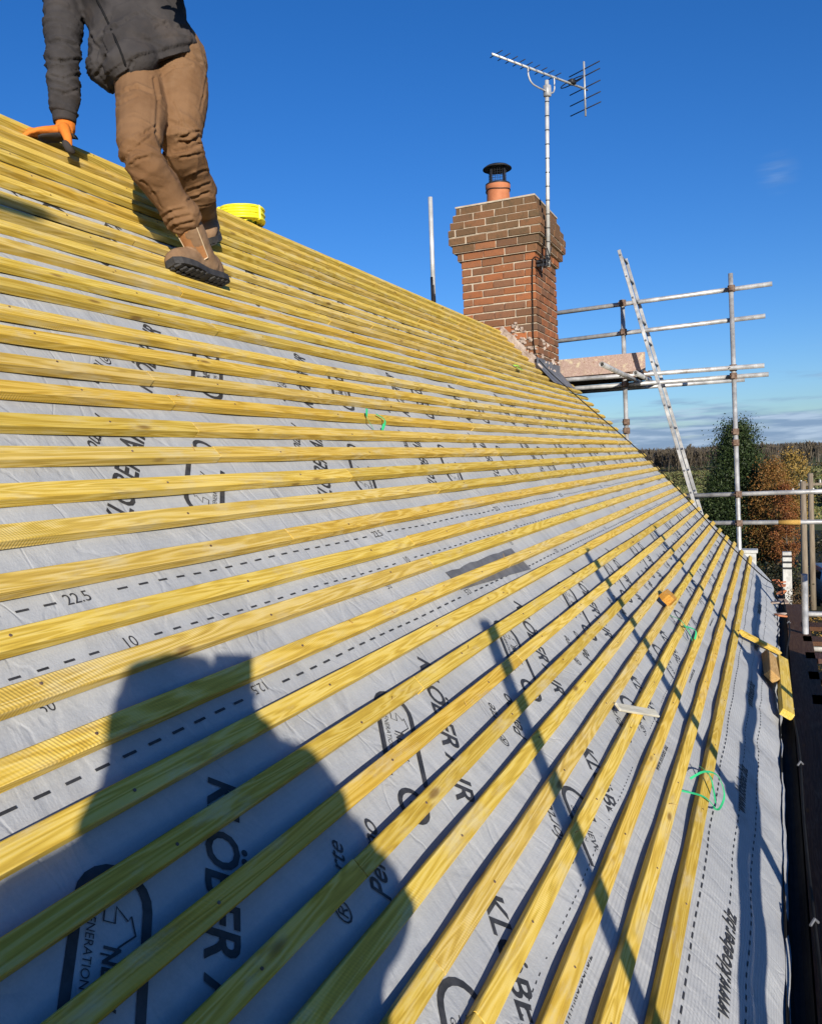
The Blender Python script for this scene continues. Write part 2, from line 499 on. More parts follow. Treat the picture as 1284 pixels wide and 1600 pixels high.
# ------------------------------------------------------------------ ground and far land
GZ = -6.2
def ground_mat():
    M = Mat('garden_ground', 0.95, 0, 0.2)
    v = M.coords((1, 1, 1), False)
    n = M.noise(v, 0.9, 6, 0.6)
    c = M.ramp(n, [(0.3, (0.018, 0.020, 0.010)), (0.5, (0.030, 0.032, 0.014)), (0.7, (0.055, 0.042, 0.020))])
    lf = M.noise(v, 5.0, 6, 0.75)
    c = M.mix(M.rng(lf, 0.58, 0.70, 0, 0.6), c, (0.16, 0.085, 0.022))
    M.col(c)
    M.bump(M.noise(v, 9, 5, 0.7), 0.8, 0.06)
    return M.m
def field_mat():
    M = Mat('far_fields', 0.95, 0, 0.1)
    v = M.coords((1, 1, 1), False)
    n = M.noise(v, 0.006, 3, 0.5)
    c = M.ramp(n, [(0.38, (0.085, 0.11, 0.032)), (0.5, (0.13, 0.14, 0.048)), (0.6, (0.15, 0.13, 0.065)), (0.7, (0.095, 0.12, 0.036))])
    n2 = M.noise(v, 0.12, 6, 0.7)
    c = M.mix(M.rng(n2, 0.4, 0.7, 0, 0.5), c, (0.10, 0.088, 0.045))
    M.col(c)
    return M.m
M_GROUND, M_FIELD = ground_mat(), field_mat()
def land_z(x, y):
    d = math.hypot(x, y)
    if d < 70: return GZ
    t = min(1.0, (d - 70) / 1700.0)
    base = GZ + 0.2 * math.sin(d * 0.03) * min(1, (d - 70) / 60)
    hill = 13.0 * t ** 1.4 + 6.0 * t * noise.noise(V((x * 0.0011, y * 0.0011, 3.1)))
    if d > 1900: hill -= (d - 1900) * 0.006
    return base + hill
bm = bmesh.new()
radii = [0, 8, 16, 26, 38, 52, 70, 90, 115, 145, 180, 225, 280, 350, 440, 550, 690, 860, 1080, 1350, 1690, 1900, 2300, 3000, 4500]
prev = None
NS = 96
for r in radii:
    if r == 0:
        ring = [bm.verts.new((0, 0, GZ))]
    else:
        ring = [bm.verts.new((r * math.cos(2 * math.pi * i / NS), r * math.sin(2 * math.pi * i / NS), land_z(r * math.cos(2 * math.pi * i / NS), r * math.sin(2 * math.pi * i / NS)))) for i in range(NS)]
    if prev is not None:
        for i in range(NS):
            if len(prev) == 1:
                f = bm.faces.new((prev[0], ring[i], ring[(i + 1) % NS]))
            else:
                f = bm.faces.new((prev[i], ring[i], ring[(i + 1) % NS], prev[(i + 1) % NS]))
            f.material_index = 0 if r <= 70 else 1
    prev = ring
tag(bm_obj('ground', bm, [M_GROUND, M_FIELD], smooth=True), kind='structure')

def leaf_mat(name, c0, c1, c2, trans=0.25):
    M = Mat(name, 0.6, 0, 0.3)
    g = M.N('ShaderNodeNewGeometry')
    c = M.ramp(g.outputs['Random Per Island'], [(0.0, c0), (0.5, c1), (1.0, c2)])
    M.col(c)
    M.b.inputs['Transmission Weight'].default_value = 0
    return M.m
M_CONIF = leaf_mat('conifer_leaf', (0.012, 0.022, 0.006), (0.022, 0.040, 0.010), (0.048, 0.070, 0.020))
M_ORANGE = leaf_mat('orange_leaf', (0.15, 0.065, 0.016), (0.21, 0.095, 0.022), (0.17, 0.11, 0.03))
M_RUSTL = leaf_mat('rust_leaf', (0.13, 0.042, 0.014), (0.19, 0.062, 0.017), (0.20, 0.085, 0.022))
M_GOLD = leaf_mat('gold_leaf', (0.20, 0.12, 0.025), (0.27, 0.17, 0.035), (0.18, 0.13, 0.04))
M_HEDGE = leaf_mat('dark_shrub_leaf', (0.012, 0.016, 0.006), (0.025, 0.028, 0.010), (0.05, 0.035, 0.012))
M_BARK = mottled('bark', (0.05, 0.04, 0.03), (0.10, 0.08, 0.06), 8, 0.9, bump=0.6, bdist=0.02)
M_WOODL = leaf_mat('bare_woodland', (0.088, 0.070, 0.050), (0.108, 0.088, 0.064), (0.122, 0.102, 0.074))
M_TWIG = mottled('pale_trunks', (0.11, 0.09, 0.065), (0.17, 0.14, 0.105), 1, 0.9, bump=0)
M_LITTER = leaf_mat('fallen_leaf', (0.30, 0.16, 0.03), (0.40, 0.26, 0.05), (0.22, 0.10, 0.03))

def leaves(bm, pts, size, rs, tri=False, up=0.0):
    for p in pts:
        s = size * rs.uniform(0.6, 1.35)
        d = V((rs.gauss(0, 1), rs.gauss(0, 1), rs.gauss(0, 1) + up)).normalized()
        d, a, b = frame_of(d)
        t = rs.uniform(0, 6.28)
        u = a * math.cos(t) + b * math.sin(t)
        w = d.cross(u)
        p = V(p)
        if tri:
            bm.faces.new([bm.verts.new(p + u * s), bm.verts.new(p - u * s * 0.6 + w * s * 0.7), bm.verts.new(p - u * s * 0.6 - w * s * 0.7)])
        else:
            bm.faces.new([bm.verts.new(p + u * s), bm.verts.new(p + w * s * 0.45), bm.verts.new(p - u * s * 0.8), bm.verts.new(p - w * s * 0.45)])
def limbs(bm, base, top, r, rs, n=9, spread=1.0, lo=0.3):
    base, top = V(base), V(top)
    pts = [base.lerp(top, i / 6) + V((rs.uniform(-.06, .06), rs.uniform(-.06, .06), 0)) * (top - base).length * 0.15 * (i > 0) for i in range(7)]
    path_tube(bm, pts, [r * (1 - 0.85 * i / 6) for i in range(7)], 8)
    for k in range(n):
        t = lo + (0.95 - lo) * k / n
        p = pts[int(t * 6)].lerp(pts[min(6, int(t * 6) + 1)], t * 6 - int(t * 6))
        az = rs.uniform(0, 6.28)
        ln = spread * (1.1 - 0.75 * t) * rs.uniform(0.7, 1.1)
        q = p + V((math.cos(az) * ln, math.sin(az) * ln, ln * 0.6))
        path_tube(bm, [p, p.lerp(q, .5) + V((0, 0, -0.05 * ln)), q], [r * 0.35, r * 0.2, r * 0.06], 5)
def tree(name, base, h, rad, mat, label, cat='tree', group=None, seed=1, nclump=60, per=60, size=0.09, shape='round', low=0.12, tri=False):
    rs = random.Random(seed)
    base = V(base)
    t = empty(name, base, label, cat, group)
    bm = bmesh.new()
    limbs(bm, base - V((0, 0, .1)), base + V((0, 0, h * 0.93)), max(0.05, h * 0.02), rs, 14, rad * 0.8, 0.12)
    bm_obj('trunk', bm, M_BARK, t, True)
    bm = bmesh.new()
    for c in range(nclump):
        while True:
            zz = rs.uniform(low, 1.0)
            if shape == 'cone':
                rr = (1.0 - zz) ** 0.78 * 1.08 + 0.03
                if zz < 0.2: rr *= 0.8 + zz
            elif shape == 'ovoid':
                q = (zz - low) / (1 - low)
                rr = max(0.05, math.sin(math.pi * min(1, q ** 0.8)) ** 0.6)
            else:
                q = (zz - low) / (1 - low) * 2 - 1
                rr = math.sqrt(max(0.02, 1 - q * q))
            az = rs.uniform(0, 6.28)
            fr = rs.random() ** 0.45
            if fr > 0.25: break
        lump = 1 + (0.55 if shape == 'cone' else 0.35) * noise.noise(V((math.cos(az) * 1.7, math.sin(az) * 1.7, zz * 4 + seed * 9)))
        cc = base + V((math.cos(az) * rad * rr * fr * lump, math.sin(az) * rad * rr * fr * lump, zz * h))
        cs = rad * (rs.uniform(0.13, 0.26) if shape != 'cone' else rs.uniform(0.09, 0.20))
        leaves(bm, [cc + V((rs.gauss(0, 1), rs.gauss(0, 1), rs.gauss(0, 0.75))) * cs for _ in range(per)], size, rs, tri)
    bm_obj('crown', bm, mat, t)
    return t

tree('conifer_tree', (42.9, 1.60, GZ), 7.4, 2.15, M_CONIF, 'tall dark green conifer standing behind the scaffold pole at the gable', seed=3, nclump=800, per=80, size=0.06, shape='cone', low=0.06)
tree('conifer_tree', (42.3, 2.55, GZ), 5.0, 1.35, M_CONIF, 'shorter dark conifer close against the left side of the tall one', seed=14, nclump=330, per=80, size=0.06, shape='cone', low=0.05)
tree('beech_tree', (41.3, 0.02, GZ), 5.6, 1.12, M_ORANGE, 'bushy orange-brown autumn tree just right of the dark conifer', seed=5, nclump=200, per=75, size=0.05, shape='ovoid', low=0.2)
tree('beech_tree', (40.2, -0.42, GZ), 4.6, 0.62, M_RUSTL, 'narrow rust-red autumn tree in front of the orange one', seed=8, nclump=80, per=70, size=0.045, shape='ovoid', low=0.25)
tree('willow_tree', (60.5, -1.05, GZ), 5.9, 1.35, M_GOLD, 'pale golden tree rising behind the orange autumn tree', seed=11, nclump=130, per=55, size=0.085, shape='round', low=0.25)
shr = [((36.5, 0.9), 1.5, 1.0), ((34.0, -0.15), 1.9, 0.9), ((39.0, 2.4), 1.6, 1.2), ((45.5, 3.8), 2.2, 1.5), ((33.0, 1.6), 1.2, 0.8), ((47.0, -2.6), 1.7, 1.1)]
shl = ['low dark shrub in shade under the conifer', 'dark rounded shrub beneath the orange tree', 'dark shrub left of the conifer foot', 'broad dark shrub left of the conifer by the field', 'small dark shrub just past the roof corner', 'low dark shrub behind the parked car']
for i, ((x, y), h, r) in enumerate(shr):
    tree('shrub', (x, y, GZ), h, r, M_HEDGE, shl[i], 'shrub', 'shrubs in the garden beyond the gable', 20 + i, 45, 45, 0.07, 'round', 0.05)
tree('shrub', (26.3, -0.48, GZ), 2.2, 0.42, leaf_mat('heather_leaf', (0.06, 0.03, 0.012), (0.11, 0.06, 0.025), (0.10, 0.075, 0.03)), 'reddish-brown bush at the foot of the banded white post', 'shrub', 'shrubs in the garden beyond the gable', 31, 40, 50, 0.035, 'round', 0.3)

# far woodland: nobody could count it
def woodland(name, dmin, dmax, n, seed, hmin, hmax, mat):
    rs = random.Random(seed)
    bm = bmesh.new()
    for _ in range(n):
        d = dmin * (dmax / dmin) ** rs.random()
        az = R_(rs.uniform(-22, 45) if rs.random() < .4 else rs.uniform(-9, 20))
        x, y = d * math.cos(az), d * math.sin(az)
        if noise.noise(V((x * 0.008, y * 0.008, seed))) < -0.18: continue
        z = land_z(x, y)
        h = rs.uniform(hmin, hmax)
        w = h * rs.uniform(0.28, 0.45)
        inner = -9 < math.degrees(az) < 20
        for k in range(74 if inner else 22):
            t = rs.uniform(0.08, 0.8) ** 0.8
            q = V((x + rs.gauss(0, .12) * w, y + rs.gauss(0, .12) * w, z + t * h))
            a2 = rs.uniform(0, 6.28); out = rs.uniform(0.25, 1.0)
            d_ = V((math.cos(a2) * out, math.sin(a2) * out, rs.uniform(.35, 1.3))).normalized()
            ln = h * rs.uniform(.20, .42) * (1.15 - .6 * t)
            wd = V((-math.sin(a2), math.cos(a2), rs.uniform(-.4, .4))).normalized() * h * (.022 if inner else .05)
            bm.faces.new([bm.verts.new(q - wd), bm.verts.new(q + wd), bm.verts.new(q + d_ * ln + wd * .5), bm.verts.new(q + d_ * ln - wd * .5)])
    o = bm_obj(name, bm, mat)
    return tag(o, kind='stuff')
tag(woodland('woodland', 260, 1700, 3400, 2, 5.5, 8, M_WOODL), 'brown bare winter woodland covering the far land to the horizon', 'woodland')
rs = random.Random(77)
bm = bmesh.new()
for _ in range(420):
    d = rs.uniform(255, 520); az = R_(rs.uniform(-8, 20))
    x, y = d * math.cos(az), d * math.sin(az)
    z = land_z(x, y); h = rs.uniform(4, 7)
    tube(bm, (x, y, z), (x + rs.uniform(-.4, .4), y + rs.uniform(-.4, .4), z + h), 0.13, 0.04, 4, False)
tag(bm_obj('tree_trunks', bm, M_TWIG), 'pale bare trunks along the near edge of the woodland', 'trunks', kind='stuff')
rs = random.Random(5)
hd = leaf_mat('hedgerow_leaf', (0.03, 0.03, 0.012), (0.05, 0.045, 0.018), (0.07, 0.05, 0.02))
bm = bmesh.new()
for (x0, y0, x1, y1, h) in ((95, 2, 120, 26, 1.6), (150, -14, 175, 30, 2.2), (88, -9, 110, -2, 1.8), (205, -20, 230, 50, 3.0)):
    n = int(math.hypot(x1 - x0, y1 - y0) * 26)
    leaves(bm, [(x0 + (x1 - x0) * t + rs.gauss(0, .5), y0 + (y1 - y0) * t + rs.gauss(0, .5), GZ + h * rs.random() ** 0.7) for t in [rs.random() for _ in range(n)]], 0.28, rs, True)
tag(bm_obj('hedgerow', bm, hd), 'dark hedges dividing the fields beyond the trees', 'hedge', kind='stuff')
rs = random.Random(55)
bm = bmesh.new()
for _ in range(42000):
    d = 75 * (260 / 75) ** rs.random(); az = R_(rs.uniform(-9, 17))
    x, y = d * math.cos(az), d * math.sin(az); z = land_z(x, y); a2 = rs.uniform(0, 3.14); w_ = rs.uniform(.10, .22) * (1 + d / 160); h_ = rs.uniform(.06, .16) * (1 + d / 160)
    bm.faces.new([bm.verts.new((x - w_ * math.cos(a2), y - w_ * math.sin(a2), z - .02)), bm.verts.new((x + w_ * math.cos(a2), y + w_ * math.sin(a2), z - .02)), bm.verts.new((x + rs.uniform(-.05, .05), y + rs.uniform(-.05, .05), z + h_))])
tag(bm_obj('field_grass', bm, leaf_mat('rough_grass', (0.075, 0.095, 0.025), (0.11, 0.12, 0.035), (0.13, 0.115, 0.05))), 'rough olive-green grass of the fields beyond the garden', 'grass', kind='stuff')
# fallen leaves below the scaffold
rs = random.Random(9)
bm = bmesh.new()
leaves(bm, [(rs.uniform(5, 34), rs.uniform(-4.5, 1.0), GZ + rs.uniform(0.01, 0.12)) for _ in range(9000)], 0.05, rs, False, 2.0)
tag(bm_obj('fallen_leaves', bm, M_LITTER), 'yellow and brown fallen leaves on the ground below the scaffold', 'leaves', kind='stuff')

# telegraph poles, banded post, parked van, car
def pole(x, y, ztop, dx, label):
    t = empty('telegraph_pole', (x, y, GZ), label, 'telegraph pole', 'wooden telegraph poles past the gable')
    bm = bmesh.new(); tube(bm, (x, y, GZ - .2), (x - dx, y, ztop), 0.125, 0.095, 12); bm_obj('shaft', bm, M_POST, t, True)
    bm = bmesh.new(); box(bm, (x - dx, y, ztop - 0.42), 0.05, 0.42, 0.05, bevel=.005); bm_obj('crossarm', bm, M_POST, t)
    for s in (-1, 1):
        bm = bmesh.new(); lathe(bm, [(0.0, 0), (.035, 0), (.045, .03), (.025, .07), (.04, .10), (0.0, .13)], (x - dx, y + s * .33, ztop - .37), 10)
        bm_obj('insulator', bm, M_RENDER, t, True)
    return t
pole(33.0, -0.93, -1.16, 0.0, 'telegraph pole nearer the orange tree, left of the pair')
pole(35.3, -1.26, -0.95, 0.0, 'taller telegraph pole at the far right edge, by the car')
t = empty('overhead_wire', (33.0, -0.9, -1.5), 'black overhead wire strung between the two telegraph poles', 'wire')
for s in (-1, 1):
    bm = bmesh.new()
    path_tube(bm, [V((33, -0.93 + s * .33, -1.5)).lerp(V((60, -6 + s * .33, -0.9)), k / 8) - V((0, 0, .25 * math.sin(math.pi * k / 8))) for k in range(9)], 0.012, 5)
    bm_obj('strand', bm, M_PLASTIC, t)
t = empty('marker_post', (30.5, -0.33, GZ), 'white post with dark bands standing in the garden', 'post')
bm = bmesh.new(); box(bm, (30.5, -0.33, (GZ - 3.42) / 2), .14, .14, (-3.42 - GZ) / 2, bevel=.015); bm_obj('shaft', bm, M_RENDER, t)
for k in range(3):
    bm = bmesh.new(); box(bm, (30.5, -0.33, -3.56 - .2 * k), .147, .147, .035, bevel=.004); bm_obj('band', bm, M_BLACK, t)
def vehicle(name, loc, L, Wd, H, mat, label, cat, rot=0.0, van=False):
    """body with bonnet, cabin, glass and wheels"""
    t = empty(name, loc, label, cat)
    mw = Matrix.Translation(V(loc)) @ Matrix.Rotation(rot, 4, 'Z')
    prof = [(-.5, .18), (-.5, .52), (-.46, .60), (-.36, .95), (-.30, 1.0), (.12, 1.0), (.26, .64), (.46, .56), (.5, .42), (.5, .18)] if not van else [(-.5, .15), (-.5, .95), (-.47, 1.0), (.22, 1.0), (.36, .62), (.47, .52), (.5, .38), (.5, .15)]
    bm = bmesh.new()
    nseg = len(prof)
    rings = []
    for s, k in ((-1, .94), (-1, 1.0), (1, 1.0), (1, .94)):
        yy = s * Wd / 2 * (1.0 if k == 1.0 else 1.0) * (k if k < 1 else 1)
        rings.append([bm.verts.new((px * L * (1 if k == 1 else .985), s * Wd / 2 * (0.86 if (pz > .7 and k == 1) else 1.0) * (1 if k == 1 else 0.9), .0 + pz * H)) for px, pz in prof])
    order = [rings[0], rings[1], rings[2], rings[3]]
    rings_sorted = [rings[1], rings[2]]
    A, B = rings_sorted
    for i in range(nseg):
        bm.faces.new((A[i], A[(i + 1) % nseg], B[(i + 1) % nseg], B[i]))
    bm.faces.new(A[::-1]); bm.faces.new(B)
    for R in (rings[0], rings[3]):
        for v in R: bm.verts.remove(v)
    bmesh.ops.bevel(bm, geom=bm.edges[:], offset=.05, segments=2, affect='EDGES', profile=.5)
    body = bm_obj('body', bm, mat, t, True, mw)
    gl = Mat('car_glass', 0.08, 0, 0.8); gl.col((0.012, 0.015, 0.018))
    bm = bmesh.new()
    for s in (-1, 1):
        box(bm, (-.10 * L, s * Wd / 2 * .935, .80 * H), .2 * L, .02, .11 * H, bevel=.01)
    box(bm, (-.425 * L, 0, .80 * H), .02, Wd * .36, .12 * H, (1, 0, 0), (0, 1, 0), (0, 0, 1), .005)
    box(bm, (.205 * L, 0, .80 * H), .02, Wd * .36, .13 * H, bevel=.005)
    bm_obj('window', bm, gl.m, t, False, mw)
    for sx in (-.31, .31):
        for sy in (-1, 1):
            bm = bmesh.new(); lathe(bm, [(.0, -.09), (.29, -.09), (.32, -.06), (.32, .06), (.29, .09), (0, .09)], (sx * L, sy * (Wd / 2 - .07), .31), 18, (0, 1, 0))
            w = bm_obj('wheel', bm, M_BLACK, t, True, mw)
    for sy in (-1, 1):
        bm = bmesh.new(); box(bm, (-.5 * L, sy * Wd * .38, .5 * H), .03, .12, .07, bevel=.01)
        tm = Mat('tail_lamp', 0.3); tm.col((0.25, 0.01, 0.01))
        bm_obj('tail_light', bm, tm.m, t, False, mw)
    return t
cm = Mat('silver_blue_paint', 0.3, 0.5, 0.5); cm.col((0.16, 0.20, 0.26))
vehicle('parked_car', (37.5, -2.2, GZ), 4.1, 1.75, 1.5, cm.m, 'silver-blue car parked at the right edge beyond the poles', 'car', R_(8))
t = empty('gate_pier', (27.0, .74, GZ), 'white rendered pier just past the far corner of the roof', 'gate pier')
bm = bmesh.new(); box(bm, (27.0, .74, (GZ - 3.05) / 2), .19, .19, (-3.05 - GZ) / 2, bevel=.012); bm_obj('shaft', bm, M_RENDER, t)
bm = bmesh.new(); box(bm, (27.0, .74, -3.0), .24, .24, .05, bevel=.015); bm_obj('cap', bm, M_RENDER, t)

# ------------------------------------------------------------------ the house
ANG = R_(46.71088)
CA, SA = math.cos(ANG), math.sin(ANG)
Xd, Ud, Nd = V((1, 0, 0)), V((0, CA, SA)), V((0, -SA, CA))
H0 = 0.92393            # camera to the plane through the batten tops
BT = 0.025              # batten thickness
S0 = 2.6798
MK = (H0 + BT) / H0     # scales slope coordinates from the batten-top plane to the underlay
XL, XR = -1.6, 9.32
def sag(s, x):
    a = math.sin(math.pi * x / 0.6) ** 2
    b = 0.55 + 0.45 * noise.noise(V((x * 1.3, s * 2.2, 4.0)))
    z = -0.0105 * a * b + 0.0024 * noise.noise(V((x * 5.0, s * 7.0, 1.0)))
    if s < -0.72:
        k = min(1.0, (-0.72 - s) / 0.18)
        far = 0.35 + 0.65 * min(1.0, max(0.0, (x - 2.5) / 3.0))
        rip = noise.noise(V((x * 7.5 + s * 5, s * 1.3, 8.0))) * 0.011 + noise.noise(V((x * 2.6, s * 2.0, 2.0))) * 0.017
        z += k * far * rip
        e = max(0.0, (-0.86 - s) / 0.2)
        z -= 0.02 * e * e + k * 0.006
    return z
def top_pt(s, x, off=0.0):      # on the plane of the batten tops
    return Ud * s + Xd * x - Nd * (H0 - off)
def mem_pt(s, x, off=0.0):      # on the underlay
    return Ud * s + Xd * x + Nd * (sag(s, x) + off - H0 - BT)

house = empty('house', (4.0, 2.5, GZ), 'brick house with its pitched roof stripped to grey underlay and yellow battens', 'house')

def strip(s_lo, s_hi, ns, off_lo, edge=None, x0=XL, x1=XR):
    bm = bmesh.new()
    nx = int((x1 - x0) / 0.05)
    grid = []
    for i in range(nx + 1):
        x = x0 + (x1 - x0) * i / nx
        lo = s_lo + (edge(x) if edge else 0.004 * math.sin(x * 3.1) + .003 * noise.noise(V((x * 4, s_lo, 0))))
        col = []
        for j in range(ns + 1):
            s = lo + (s_hi - lo) * j / ns
            o = off_lo * max(0.0, 1 - (s - lo) / 0.25)
            col.append(bm.verts.new(mem_pt(s, x, o)))
        grid.append(col)
    for i in range(nx):
        for j in range(ns):
            bm.faces.new((grid[i][j], grid[i + 1][j], grid[i + 1][j + 1], grid[i][j + 1]))
    o = bm_obj('underlay', bm, M_MEMB, house, True)
    return o
def eave_edge(x):
    return 0.018 * noise.noise(V((x * 0.9, 1.7, 0))) + 0.010 * noise.noise(V((x * 4.0, 5.0, 0))) + (0.10 * max(0, x - 8.0) / 1.3 if x > 8 else 0)
U4 = strip(-1.052, -0.36, 22, 0.0, eave_edge)
U4.data.materials.clear(); U4.data.materials.append(M_MEMBE)
bm = bmesh.new()
for i in range(121):
    x = 1.0 + 8.2 * i / 120
    for j in range(4):
        ss = -1.03 - .045 * j - .012 * noise.noise(V((x * 1.4, 3, 1)))
        bm.verts.new(mem_pt(max(ss, -1.06), x, -.006) + (V((0, -.004 * j, -.030 * max(0, j - .5)))))
bm.verts.ensure_lookup_table()
for i in range(120):
    for j in range(3): bm.faces.new([bm.verts[q] for q in (i * 4 + j, i * 4 + 4 + j, i * 4 + 5 + j, i * 4 + 1 + j)])
bm_obj('underlay_tail', bm, M_MEMBE, house, True)
U3 = strip(-0.478, 0.50, 24, 0.0022)
U2 = strip(0.385, 1.80, 30, 0.0022)
U1 = strip(1.715, 2.735, 22, 0.0022)

# back slope, walls, gutter board
ridge_y, ridge_z = (Ud * 2.735 - Nd * (H0 + BT)).y, (Ud * 2.735 - Nd * (H0 + BT)).z
bm = bmesh.new()
q = [V((XL, ridge_y, ridge_z)), V((XR, ridge_y, ridge_z)), V((XR, ridge_y + 3.55 * CA, ridge_z - 3.55 * SA)), V((XL, ridge_y + 3.55 * CA, ridge_z - 3.55 * SA))]
dn = V((0, SA, CA)) * -0.02
vs = [bm.verts.new(p) for p in q] + [bm.verts.new(p + dn) for p in q]
for f in ((0, 1, 2, 3), (7, 6, 5, 4), (0, 4, 5, 1), (1, 5, 6, 2), (2, 6, 7, 3), (3, 7, 4, 0)):
    bm.faces.new([vs[i] for i in f])
bm_obj('back_slope', bm, M_MEMB, house)
ey, ez = 0.16, -1.42
by = 2 * ridge_y - ey
bm = bmesh.new(); box(bm, ((XL + 9.05) / 2, ey + .11, (ez + GZ) / 2), (9.05 - XL) / 2, .11, (ez - GZ) / 2); bm_obj('wall', bm, M_BRICKWALL, house)
bm = bmesh.new(); box(bm, ((XL + 9.05) / 2, by - .11, (ez + GZ) / 2), (9.05 - XL) / 2, .11, (ez - GZ) / 2); bm_obj('wall', bm, M_BRICKWALL, house)
for gx in (XL + .11, 8.94):
    bm = bmesh.new()
    pr = [(ey + .222, GZ), (by - .222, GZ), (by - .222, ez - .02), (ridge_y, ridge_z - .14), (ey + .222, ez - .02)]
    A = [bm.verts.new((gx - .11, y, z)) for y, z in pr]; B = [bm.verts.new((gx + .11, y, z)) for y, z in pr]
    for i in range(5): bm.faces.new((A[i], A[(i + 1) % 5], B[(i + 1) % 5], B[i]))
    bm.faces.new(A[::-1]); bm.faces.new(B)
    bm_obj('gable_wall', bm, M_BRICKWALL, house)
bm = bmesh.new()
path = []
for k in range(9):
    a = math.pi * k / 8
    path.append((0.036 - 0.036 * math.cos(a), -0.05 * math.sin(a)))
def extr(bm, prof, x0, x1, y0, z0, thick=.003):
    P = [(y, z) for y, z in prof] 
    A = [bm.verts.new((x0, y0 + y, z0 + z)) for y, z in P]; B = [bm.verts.new((x1, y0 + y, z0 + z)) for y, z in P]
    for i in range(len(P) - 1): bm.faces.new((A[i], A[i + 1], B[i + 1], B[i]))
extr(bm, path + [(y * .9 + .0055, z * .9 + .004) for y, z in path[::-1]], XL, XR, -0.072, -1.415)
gut = bm_obj('gutter', bm, M_PLASTIC, house)
bm = bmesh.new(); box(bm, ((XL + XR) / 2, 0.045, -1.50), (XR - XL) / 2, .012, .09); bm_obj('fascia', bm, M_BLACK, house)
# broken verge tiles and mortar at the eave corner
rs = random.Random(4)
for k in range(11):
    bm = bmesh.new()
    x = 7.2 + 2.4 * rs.random() ** .6; 
    ax = V((rs.uniform(-1, 1), rs.uniform(-1, 1), rs.uniform(-.3, .3))).normalized()
    d, a, b = frame_of(ax)
    box(bm, (x, rs.uniform(-.06, .02) , -1.385 + rs.uniform(0, .03)), rs.uniform(.02, .05), rs.uniform(.015, .04), .007, d, a, b, .003)
    bm_obj('tile_fragment', bm, M_POT if k % 3 else M_FILLET, house)

# ---- battens (parts of the roof), butt-jointed lengths on every course
dev = {}
d0 = [0.0254, .0182, .0159, .0098, .0021, .0072, -.0067, -.0074, .006, .0066, .0039, .0057, -.0009, -.0028, -.0023, -.0006, -.0054, -.0026, -.0012, .0024, .0012, -.0006, .0002, .0016, .0002, -.0028, .0007, -.0011, .0037, .0061, -.0025, -.0101, -.0157, -.0164]
dm = {12: -.0286, 13: -.0301, 14: -.0301, 15: -.0209, 16: -.0172, 17: -.0085, 18: -.0057, 19: -.0019, 20: -.0065, 21: -.0081, 22: .0004, 23: .001, 24: .0018, 25: .0021}
d1 = {8: .0458, 9: .05, 10: .044, 11: .0356, 12: .0421, 13: .048, 14: .041, 15: .0335, 16: .0271, 17: .0217, 18: .0267, 19: .0222, 20: .0233, 21: .0162, 22: .0159, 23: .0205, 24: .0229, 25: .0236, 26: .0216, 27: .0162, 28: .0142, 29: .0188, 30: .0188, 31: .0205, 32: .0144, 33: 0.004}
xe = {8: 9.5, 9: 9.52, 10: 9.44, 11: 9.38, 12: 9.37, 13: 9.43, 14: 9.36, 15: 9.33, 16: 9.31, 17: 9.29, 18: 9.39, 19: 9.35, 20: 9.35, 21: 9.31, 22: 9.28, 23: 9.33, 24: 9.31, 25: 9.40, 26: 9.33, 27: 9.34, 28: 9.27, 29: 9.25, 30: 9.18, 31: 9.25, 32: 9.18, 33: 9.34}
def batten_s(k, x):
    pts = [(2.25 - .065 * k if k < 26 else 1.4, d0[k])]
    if k in dm: pts.append((5.4 - .15 * k if k < 20 else 5.2 - .143 * k, dm[k]))
    pts.append((9.3, d1.get(k, .04)))
    v = pts[0][1]
    if x <= pts[0][0]: v = pts[0][1]
    else:
        for (xa, va), (xb, vb) in zip(pts, pts[1:]):
            if x <= xb:
                v = va + (vb - va) * (x - xa) / (xb - xa); break
        else: v = pts[-1][1]
    return S0 - 0.1 * k + v
rb = random.Random(21)
BW = 0.038
def batten(k, x0, x1):
    j = rb.uniform(-.0018, .0018)
    P0 = top_pt(batten_s(k, x0) + j, x0); P1 = top_pt(batten_s(k, x1) + j + rb.uniform(-.001, .001), x1)
    ax = (P1 - P0); L = ax.length; ax.normalize()
    az = Nd; ay = az.cross(ax).normalized(); az = ax.cross(ay)
    mw = Matrix(((ax.x, ay.x, az.x, P0.x), (ax.y, ay.y, az.y, P0.y), (ax.z, ay.z, az.z, P0.z), (0, 0, 0, 1)))
    n = max(2, int(L / 0.3))
    w = BW + rb.uniform(-.0012, .0012); c = 0.0018
    sec = [(-c, 0), (0, -c), (0, -BT + .001), (-c, -BT), (-w + c, -BT), (-w, -BT + c), (-w, -c), (-w + c, 0)]
    sd = rb.uniform(0, 100)
    vs, fs = [], []
    for i in range(n + 1):
        x = L * i / n
        wob = 0.0016 * noise.noise(V((x * 1.1 + sd, 0, 0)))
        lift = 0.0012 * noise.noise(V((x * 1.4 + sd, 5, 0)))
        wane = max(0, noise.noise(V((x * 0.9 + sd, 9, 0))) - 0.45) * 0.02
        for m, (y, z) in enumerate(sec):
            yy, zz = y + wob, z + (lift if m in (0, 1, 6, 7) else 0)
            if m == 7: zz -= wane * .6; yy += wane
            vs.append((x, yy, zz))
    for i in range(n):
        for m in range(8):
            a, b = i * 8 + m, i * 8 + (m + 1) % 8
            fs.append((a, a + 8, b + 8, b))
    fs.append(tuple(range(8))); fs.append(tuple(n * 8 + m for m in range(7, -1, -1)))
    data_obj('batten', vs, fs, M_BATTEN, house, False, mw)
CH_X0, CH_X1, CH_Y0, CH_Y1 = 8.30, 9.19, 2.15, 2.93
nail_spots = []
